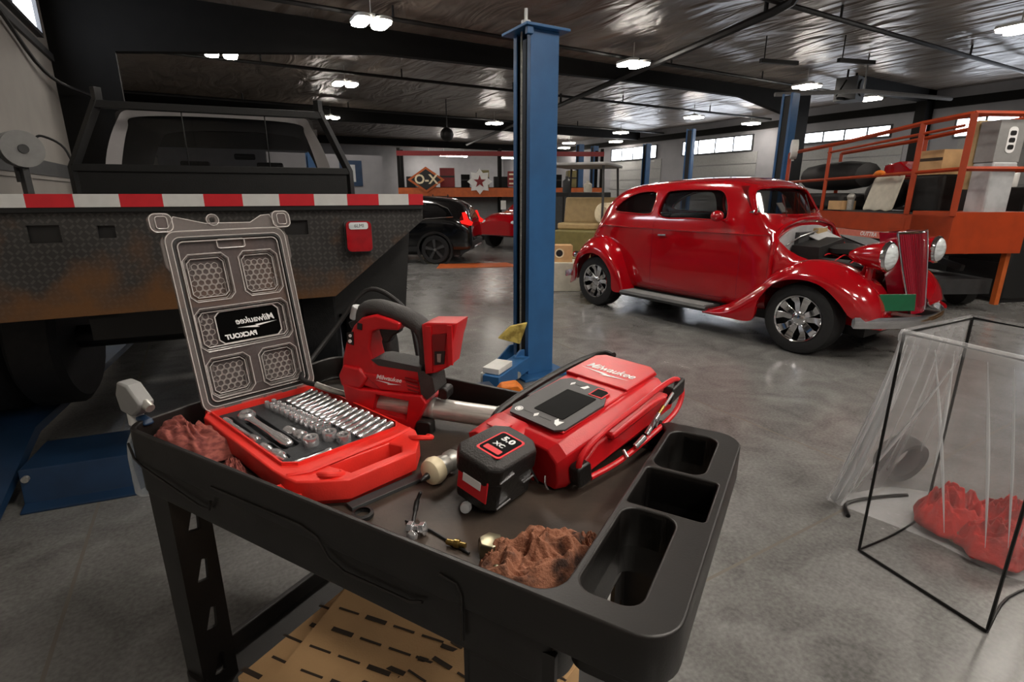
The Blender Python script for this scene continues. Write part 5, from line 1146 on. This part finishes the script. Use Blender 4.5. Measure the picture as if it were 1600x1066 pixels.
for s in (-1,):
    fr2.plate([gz([(-.05, 1.04), (.0, 1.03), (.165, 1.03), (.178, 1.01), (.14, .936), (.115, .94), (.01, .955), (-.03, .976), (-.046, 1.0)]), gz([(.042, 1.02), (.13, 1.012), (.121, .962), (.03, .976)])], -.044, .044, .004, 'xz')
fr2.build('barrel_cradle', gg)
hd = MB(M['grip_grey'])
HP = cr([(-.004, 1.198), (.006, 1.225), (.035, 1.233), (.065, 1.229), (.115, 1.214), (.15, 1.196), (.164, 1.172), (.168, 1.14), (.166, 1.10), (.164, 1.07)], 4)
rows = []
for i, (x, z) in enumerate(HP):
    a = HP[max(0, i - 1)]; b = HP[min(len(HP) - 1, i + 1)]; d = Vector((b[0] - a[0], 0, b[1] - a[1])).normalized(); n_ = Vector((-d.z, 0, d.x)); q = i / (len(HP) - 1); w = .023 + .003 * math.sin(q * PI); hh_ = .017 + .005 * math.sin(q * PI)
    rows.append([tuple(Vector((x, 0, z - ZF)) + n_ * (hh_ * math.cos(t)) + Vector((0, w * math.sin(t), 0))) for t in [2 * PI * k_ / 14 for k_ in range(14)]])
hd.loft(rows, True, True, True)
hd.prism(gz([(.155, 1.09), (.172, 1.09), (.195, 1.075), (.20, 1.04), (.178, 1.018), (.162, 1.03)]), -.036, .036, 'xz')
hd.prism(gz([(.03, 1.108), (.055, 1.112), (.14, 1.103), (.165, 1.10), (.165, 1.086), (.05, 1.094)]), -.035, .035, 'xz')
hd.build('handle', gg, bev=.003)
tg = MB(M['black_plastic']); tg.prism(gz([(.042, 1.195), (.105, 1.195), (.098, 1.175), (.082, 1.166), (.07, 1.148), (.056, 1.146), (.05, 1.165)]), -.014, .014, 'xz'); tg.build('trigger', gg, bev=.004)
bf = MB(M['tool_red'])
FT = gz([(.172, 1.206), (.186, 1.212), (.262, 1.216), (.256, 1.19), (.25, 1.172), (.237, 1.108), (.205, 1.09), (.176, 1.084)])
bf.plate([FT], -.038, .038, .004, 'xz')
bf.use(M['dark_red']).prism(gz([(.20, 1.185), (.235, 1.19), (.226, 1.115), (.20, 1.11)]), -.041, -.037, 'xz')
bf.use(M['black_plastic']).prism(gz([(.205, 1.145), (.232, 1.148), (.228, 1.116), (.205, 1.112)]), -.043, -.040, 'xz'); bf.use(M['zinc']).prism(gz([(.212, 1.14), (.222, 1.141), (.22, 1.12), (.212, 1.12)]), -.0445, -.0428, 'xz')
bf.use(M['tool_red']).b2((.184, -.043, .165), (.198, -.038, .275)).b2((.238, -.043, .185), (.25, -.038, .28))
bf.build('battery_foot', gg)
br_ = MB(M['steel']); br_.cyl((-.03, 0, .058), (.345, 0, .046), .0265, n=28); br_.use(M['zinc']).lathe([(.027, 0), (.029, .004), (.029, .012), (.027, .016)], (.17, 0, .051), (1, 0, -.03), 24); br_.lathe([(.0265, 0), (.029, .004), (.029, .02), (.02, .024)], (.342, 0, .046), (1, 0, -.03), 24); br_.build('barrel', gg)
vt = MB(M['dark_red'])
for i in range(4): vt.prism(gz([(.122 + i * .002, 1.072 - i * .0095), (.157, 1.0665 - i * .0095), (.157, 1.0625 - i * .0095), (.124 + i * .002, 1.068 - i * .0095)]), -.0395, -.036, 'xz')
vt.build('vents', gg)
lg = MB(M['white_ink']); milw(lg, .0165, Matrix.Translation((.078, -.0385, 1.064 - ZF)) @ Matrix.Rotation(R(4), 4, 'Y') @ Matrix.Rotation(R(90), 4, 'X')); lg.build('lettering', gg, fixn=False)
kn = MB(M['firewall_grey']); kn.cyl((-.02, 0, 1.20 - ZF), (-.012, 0, 1.232 - ZF), .019, .017, n=18).use(M['black_plastic']).cyl((-.014, -.0, 1.185 - ZF), (-.02, 0, 1.2 - ZF), .023, n=18); kn.build('cap_knob', gg, bev=.002)
sw = MB(M['black_plastic']); sw.prism(gz([(.002, 1.20), (.014, 1.197), (.012, 1.182), (.0, 1.184)]), -.036, -.032, 'xz'); sw.prism(gz([(-.03, 1.172), (-.012, 1.176), (-.014, 1.142), (-.03, 1.145)]), -.036, -.032, 'xz'); sw.use(M['white_ink']).cyl((-.02, -.038, 1.166 - ZF), (-.02, -.035, 1.166 - ZF), .004).cyl((-.022, -.038, 1.152 - ZF), (-.022, -.035, 1.152 - ZF), .0045); sw.build('speed_selector', gg)
ft = MB(M['zinc']); ft.cyl((-.046, 0, .05), (-.03, 0, .1), .016, n=14).cyl((-.075, -.0, .062), (-.036, 0, .056), .01, n=12).tube(cr([(-.07, 0, .062), (-.11, -.01, .075), (-.15, -.015, .088)], 5), .008, 10); ft.build('outlet_fitting', gg)
hs = MB(M['rubber_black']); hs.tube(cr([(-.145, -.015, .087), (-.20, .0, .09), (-.235, .06, .10), (-.20, .16, .19), (-.12, .22, .30), (-.03, .23, .27), (.02, .22, .2), (.06, .2, .02), (.12, .18, .01)], 7), .007, 8); hs.build('hose', gg)
lk = MB(M['black_plastic']); lk.prism(rr(.15, -.005, .19, .035, .01, 4), -.05, -.02, 'xz'); lk.build('strap_clip', gg, bev=.003); lk = MB(M['black_plastic']); lk.prism(rr(.20, .085, .225, .115, .01, 4), -.02, .02, 'xz'); lk.build('strap_clip', gg, bev=.003)

# ------------------------------------------------------------------ red inflator with its battery
IA = CA + R(72); IX = CW(-.252, .331, 0)
inf = thing('tyre_inflator', 'large red cordless inflator with grey screen panel and side hose', 'power tool', (IX[0], IX[1], ZF + .004), rot=None)
inf.rotation_euler = (Matrix.Rotation(IA, 4, 'Z') @ Matrix.Rotation(R(-8.2), 4, 'Y')).to_euler()
L_, W_, H_ = .415, .225, .10
ib = MB(M['tool_red'])
def irow(x, ex_, top, w0=0.0, w1=W_):
    c = .022; return [(x, w0 + ex_ + .012, 0), (x, w0 + ex_, .02), (x, w0 + ex_, top - c), (x, w0 + ex_ + c, top), (x, w1 - ex_ - c, top), (x, w1 - ex_, top - c), (x, w1 - ex_, .02), (x, w1 - ex_ - .012, 0)]
ib.loft([irow(0, .012, .088), irow(.02, .0, H_), irow(.12, -.002, H_ + .004), irow(.26, -.002, H_ + .006), irow(.34, .004, H_ + .004), irow(.385, .012, .09), irow(.412, .03, .06)], True, True, True)
ib.box((.21, .1, H_ + .006), (.33, .14, .006)); 
ib.prism([(.255, .03), (.37, .03), (.388, .055), (.388, .19), (.37, .21), (.255, .21)], H_ + .002, H_ + .014)
ib.build('body', inf, bev=.007, seg=3, ang=30)
ms = MB(M['tool_red']); ms.loft([[(-.052, .108, .04), (-.052, .215, .04), (-.052, .215, .086), (-.052, .19, .098), (-.052, .125, .098), (-.052, .108, .086)], [(.03, .10, .03), (.03, .222, .03), (.03, .222, .092), (.03, .195, .106), (.03, .12, .106), (.03, .10, .092)]], True, True, True); ms.box((-.01, .16, .1055), (.03, .05, .003)); ms.build('battery_mount', inf, bev=.005)
pn_ = MB(M['panel_grey']); PZ = H_ + .0075
pn_.prism([(.035, .045), (.05, .03), (.175, .03), (.20, .045), (.235, .075), (.235, .175), (.215, .192), (.06, .192), (.035, .175)], PZ, PZ + .0045)
pn_.use(M['screen_black']).prism(rr(.075, .058, .185, .142, .003, 3), PZ + .0045, PZ + .0055)
pn_.use(M['white_ink'])
for (x, y, s) in ((.055, .172, 1), (.055, .118, 1), (.055, .06, 1), (.205, .15, 1), (.212, .11, 1)):
    pass
pn_.ring(circ(.056, .168, .0095, 20), circ(.056, .168, .0072, 20), PZ + .0045, PZ + .0052); pn_.prism(rr(.051, .163, .061, .173, .002, 3), PZ + .0045, PZ + .0052)
pn_.prism([(.05, .118), (.0585, .124), (.067, .118), (.0585, .113)], PZ + .0045, PZ + .0052)
pn_.prism([(.05, .052), (.07, .05), (.066, .06), (.074, .068), (.064, .07), (.054, .062)], PZ + .0045, PZ + .0052)
pn_.prism([(.205, .152), (.214, .156), (.223, .15), (.214, .146)], PZ + .0045, PZ + .0052); pn_.prism([(.206, .11), (.22, .106), (.224, .115), (.216, .118), (.208, .124)], PZ + .0045, PZ + .0052)
pn_.use(M['pipe_dark']).b2((.0575, .128, PZ + .0045), (.0595, .155, PZ + .005)).b2((.0575, .075, PZ + .0045), (.0595, .108, PZ + .005)).b2((.213, .125, PZ + .0045), (.215, .143, PZ + .005))
pn_.use(M['red_ink']).ring([(.192, .05), (.222, .05), (.228, .06), (.228, .088), (.192, .088)], [(.195, .053), (.22, .053), (.225, .061), (.225, .085), (.195, .085)], PZ + .0045, PZ + .0058); pn_.use(M['screen_black']).prism([(.195, .053), (.22, .053), (.225, .061), (.225, .085), (.195, .085)], PZ + .0042, PZ + .0055)
pn_.build('control_panel', inf, fixn=False)
lg = MB(M['white_ink']); milw(lg, .033, Matrix.Translation((.315, .12, H_ + .0145)) @ Matrix.Rotation(R(-90), 4, 'Z') ); lg.build('lettering', inf, fixn=False)
# side recess, hose loop and clips on the near (right) side
sd = MB(M['tool_red']); sd.prism([(.05, .018), (.37, .03), (.38, .05), (.33, .078), (.1, .072), (.055, .05)], -.012, .0, 'xz'); sd.prism([(.13, .066), (.33, .078), (.335, .088), (.27, .094), (.13, .082)], -.026, .0, 'xz'); sd.build('side_cover', inf, bev=.005)
hp = MB(M['tool_red']); hp.tube(cr([(.045, -.012, .03), (.03, -.018, .052), (.045, -.02, .08), (.11, -.02, .097), (.22, -.02, .105), (.32, -.018, .11), (.385, -.012, .10), (.412, -.01, .075), (.405, -.016, .045), (.36, -.022, .022), (.26, -.024, .012), (.15, -.024, .008), (.06, -.02, .016)], 6), .0062, 10); hp.build('hose', inf)
cl_ = MB(M['black_plastic']); cl_.prism(rr(.02, .012, .06, .058, .01, 4), -.026, .0, 'xz'); cl_.build('hose_clip', inf, bev=.004); cl_ = MB(M['black_plastic']); cl_.prism([(.345, .052), (.405, .062), (.41, .098), (.36, .088)], -.024, .004, 'xz'); cl_.build('hose_clip', inf, bev=.004)
chk = MB(M['tool_chrome']); chk.cyl((.24, -.030, .03), (.285, -.032, .062), .006, .005, n=12).cyl((.20, -.028, .018), (.232, -.03, .028), .0065, n=12).use(M['brass']).cyl((.285, -.032, .062), (.305, -.032, .072), .0042, n=10).use(M['tool_chrome']).cyl((.305, -.032, .07), (.345, -.03, .086), .0035, n=10).tube(cr([(.25, -.034, .035), (.265, -.036, .06), (.27, -.034, .035), (.285, -.034, .055)], 4), .002, 6); MB(M['tool_chrome']).cyl((.165, -.034, .012), (.17, -.02, .022), .004).build('hose_collar', inf); chk.build('hose_chuck', inf)
hr_ = MB(M['black_plastic']); hr_.tube(cr([(.02, W_ + .002, .05), (.05, W_ + .018, .075), (.16, W_ + .025, .088), (.30, W_ + .022, .096), (.375, W_ + .01, .10), (.405, W_ - .02, .108), (.40, W_ - .05, .11)], 6), .0085, 10); hr_.use(M['tool_chrome']).tube([(.05, W_ + .03, .07), (.16, W_ + .036, .08), (.3, W_ + .034, .088)], .003, 6); hr_.build('carry_handle', inf)
wires = MB(M['rubber_black']); wires.tube(cr([(-.006, .085, .05), (-.012, .07, .03), (-.008, .06, .005)], 4), .0025, 6).use(M['tool_red']).tube(cr([(-.006, .095, .05), (-.016, .085, .03), (-.008, .075, .005)], 4), .0025, 6).use(M['tool_chrome']).tube(cr([(-.005, .04, .03), (-.012, .035, .015), (-.01, .03, .004)], 4), .002, 6); wires.build('air_lead', inf)
# battery pack, upright on the tray in front of the mount
BA = CA + R(72 + 8)
bt_o = CW(-.375, .262, ZF + .002)
bt = thing('battery_pack', 'black battery pack with red trim attached at the inflator near end', 'battery', bt_o, BA)
bt.scale = (1.2, 1.25, 1.3)
bt.location.z += .010; bt.rotation_euler = (Matrix.Rotation(BA, 4, 'Z') @ Matrix.Rotation(R(9), 4, 'X')).to_euler()
bb_ = MB(M['black_plastic']); bb_.loft([[(x, y, z) for x, y in chamf(-.052 + i_, -.042 + i_, .058 - i_, .042 - i_, .016)] for z, i_ in ((0, .006), (.006, .0), (.045, 0), (.05, -.003), (.075, -.003), (.082, .004))], True, True, True); bb_.build('case', bt, bev=.003)
bt2 = MB(M['grip_grey']); bt2.loft([[(x, y, z) for x, y in chamf(-.054 + i_, -.044 + i_, .06 - i_, .044 - i_, .016)] for z, i_ in ((.062, .0), (.078, .0), (.088, .012))], True, True, True); bt2.build('upper_shell', bt, bev=.003)
for s in (-1,):
    lab_ = MB(M['red_ink']); lab_.prism(rr(-.038, -.033, .03, .012, .006, 4), .0875, .0885); lab_.use(M['screen_black']).prism(rr(-.034, -.030, .026, .009, .005, 4), .0885, .089)
    LM = Matrix.Translation((-.005, .002, .0895)) @ Matrix.Rotation(R(-90), 4, 'Z')
    lab_.use(M['white_ink']).text('5.0', .018, Matrix.Translation((.012, -.012, .0892)) @ Matrix.Rotation(R(-90), 4, 'Z'), bold=.0006).text('XC', .013, Matrix.Translation((-.008, -.01, .0892)) @ Matrix.Rotation(R(-90), 4, 'Z'), bold=.0004).use(M['red_ink']).prism(rr(-.03, -.026, -.018, .004, .002, 3), .089, .0893)
    lab_.build('label', bt, fixn=False)
rdt = MB(M['red_ink']); rdt.prism([(-.0535, .025), (-.0535, .058), (-.0525, .058), (-.0525, .025)], -.03, .028, 'xz') if False else rdt.b2((-.0535, -.032, .02), (-.051, .026, .055)); rdt.use(M['white_ink']).b2((-.0545, -.02, .036), (-.053, .016, .05)); rdt.build('side_badge', bt, bev=.0008)
for a_, b_ in (((-.04, -.044, .055), (-.01, -.045, .06)), ((-.04, -.044, .012), (-.01, -.045, .016)), ((.02, -.044, .03), (.045, -.045, .033))): MB(M['tool_chrome']).tube([a_, b_], .0014, 6).build('screw_pin', bt)

# ------------------------------------------------------------------ small things on the tray
def cth(mb, nm, lab, cat, x, y, z=ZF, rz=0, **k): return tag(mb.build(nm, loc=CW(x, y, z), rot=(0, 0, CA + R(rz)), **k), lab, cat)
rag('shop_rag', 'dusty red shop rag bunched in the far left corner of the cart tray', 'rag_red', CW(-1.07, .082, ZF), .115, .066, .082, 11, CA + R(2), rough=.72, sc=1.25)
rag('shop_rag', 'dirty brown shop rag crumpled in the near corner of the cart tray', 'rag_brown', CW(-.205, .125, ZF), .105, .068, .05, 23, CA + R(52))
rag('cloth_scrap', 'little pink cloth scrap between the red case and the tray edge', 'rag_red', CW(-.885, .062, ZF), .036, .02, .036, 5, CA)
rag('cloth_scrap', 'small brown cloth curl tucked behind the nickel fitting', 'rag_brown', CW(-.262, .098, ZF), .03, .022, .026, 8, CA + R(20))
rag('cloth_scrap', 'brown cloth end of the dirty rag touching the pocket wall', 'rag_brown', CW(-.152, .205, ZF), .022, .03, .026, 9, CA)
cp = thing('air_tool', 'metal hand tool with a cream round cap beside the battery pack', 'tool', CW(-.500, .262, ZF + .029), CA + R(-96))
cp.scale = (1.12, 1.12, 1.12)
MB(M['cream']).lathe([(.004, .0), (.012, .001), (.022, .006), (.026, .014), (.025, .024), (.018, .027)], d=(-1, 0, 0), o=(.02, 0, 0), n=24).build('cap', cp) if False else MB(M['cream']).lathe([(.004, .03), (.014, .029), (.023, .024), (.026, .014), (.024, .004), (.018, 0)], d=(1, 0, 0), n=24).build('cap', cp)
MB(M['black_plastic']).lathe([(.006, .028), (.0065, .032), (.004, .045), (.002, .048)], d=(1, 0, -.1), n=12).build('pin', cp)
MB(M['zinc']).lathe([(.019, 0), (.02, -.006), (.017, -.02), (.02, -.026), (.02, -.04), (.012, -.05), (.008, -.07)], d=(1, 0, 0), n=16).tube([(-.06, .0, .004), (-.11, .02, .01), (-.15, .03, .012)], .0045, 8).tube([(-.05, .012, .0), (-.1, .04, -.004), (-.14, .06, -.004)], .0035, 8).build('shank', cp)
bl_ = MB(M['firewall_grey']); bl_.lathe([(.004, .012), (.009, .011), (.0105, .006), (.0105, 0), (.006, -.001), (.005, -.03)], (0, 0, .0), (1, 0, .25), 18); bl_.use(M['zinc']).ring(circ(0, 0, .0075, 16), circ(0, 0, .0055, 16), .0108, .0124) if False else None
cth(bl_, 'bolt', 'small white headed bolt lying at the foot of the battery pack', 'bolt', -.388, .196, ZF + .0105, -70)
n1 = MB(M['nickel_old']); n1.lathe([(.008, 0), (.02, .002), (.023, .008), (.023, .026), (.02, .032), (.008, .034)], d=(0, 0, 1), n=6); n1.lathe([(.01, .0), (.013, .01), (.013, .03), (.008, .034)], (.012, -.018, .008), (.5, -1, .1), 14)
cth(n1, 'hydraulic_fitting', 'large nickel hydraulic fitting next to the dirty brown rag', 'fitting', -.282, .112, ZF, 10, bev=.001)
n2 = MB(M['tool_chrome']); n2.lathe([(.006, -.018), (.011, -.016), (.011, -.006), (.007, -.004), (.007, .004), (.011, .006), (.012, .016), (.006, .019)], (0, 0, .012), (1, .15, .1), 6); n2.lathe([(.004, 0), (.008, .002), (.009, .012), (.004, .014)], (.006, -.016, .008), (0, -.3, .2), 12)
cth(n2, 'pipe_coupler', 'small shiny pipe coupler lying on the tray near the long near wall', 'fitting', -.425, .098, ZF, 5, bev=.0006)
n3 = MB(M['brass']); n3.lathe([(.003, -.018), (.005, -.016), (.005, -.004), (.0075, -.002), (.0075, .006), (.0045, .008), (.0045, .018)], (0, 0, .0078), (1, .2, 0), 12)
cth(n3, 'brass_nipple', 'tiny brass nipple lying between the shiny coupler and the nickel fitting', 'fitting', -.345, .102, ZF)
pk = MB(M['pipe_dark']); pk.tube(cr([(0, 0, .003), (-.006, .018, .012), (-.008, .03, .026), (-.002, .036, .045)], 5), [.0035] * 6 + [.005] * 5 + [.0035] * 4 + [.001], 8)
cth(pk, 'hook_pick', 'dark curved pick pointing up behind the shiny coupler', 'tool', -.45, .118, ZF, 10)
rd_ = MB(M['pipe_dark']); rd_.tube([(-.06, 0, .003), (.0, .0, .003), (.09, -.018, .003)], .0025, 6)
cth(rd_, 'thin_rod', 'thin black rod lying on the tray under the shiny coupler', 'rod', -.405, .115, ZF, 0)
wl_ = MB(M['rubber_black']); wl_.lathe([(.014, 0), (.02, .002), (.02, .008), (.014, .01)], n=20, cap=False)
cth(wl_, 'rubber_washer', 'dark rubber ring at the near tray wall left of the shiny coupler', 'washer', -.545, .09)
fl_ = MB(M['dark_grey_paint']); fl_.b2((-.1, -.012, 0), (.1, .012, .008)); cth(fl_, 'flat_bar', 'dark grey flat bar lying on the tray in front of the red case', 'bar', -.555, .19, ZF, 73, bev=.001)
tb = thing('tool_bag', 'black soft tool bag standing behind the grease gun', 'bag', CW(-.965, .575, ZF), CA + R(12))
MB(M['rubber_black']).loft([[(x, y, z) for x, y in rr(-.075 + i_, -.032 + i_, .075 - i_, .032 - i_, .02, 4)] for z, i_ in ((0, .004), (.02, 0), (.16, .004), (.205, .008), (.218, .02))], True, True, True).build('body', tb)
MB(M['grip_grey']).tube(cr([(-.04, 0, .21), (-.035, 0, .228), (.035, 0, .228), (.04, 0, .21)], 4), .005, 6).build('handle', tb)
# spray bottle hooked on the far left end of the cart
SB = CW(-1.225, .05, 0)
sbt = thing('spray_bottle', 'clear spray bottle with grey trigger head hooked on the left cart end', 'bottle', (SB[0], SB[1], .80), CA)
MB(M['bottle_clear']).lathe([(.028, 0), (.032, .006), (.032, .10), (.028, .135), (.014, .165), (.013, .185)], n=20).use(M['white_paint']).cyl((0, 0, .18), (0, 0, .21), .0165, n=18).build('bottle', sbt, fixn=False)
th2_ = MB(M['grey_paint']); th2_.prism([(-.03, .21), (.02, .205), (.055, .225), (.065, .245), (.02, .282), (-.02, .285), (-.04, .25)], -.017, .017, 'xz'); th2_.use(M['lift_blue_dark']).prism([(.02, .205), (.05, .2), (.06, .19), (.05, .185), (.02, .195)], -.012, .012, 'xz'); th2_.build('trigger_head', sbt, bev=.006)
MB(M['zinc']).cyl((.055, 0, .24), (.075, 0, .232), .012, .010, n=14).build('nozzle', sbt)
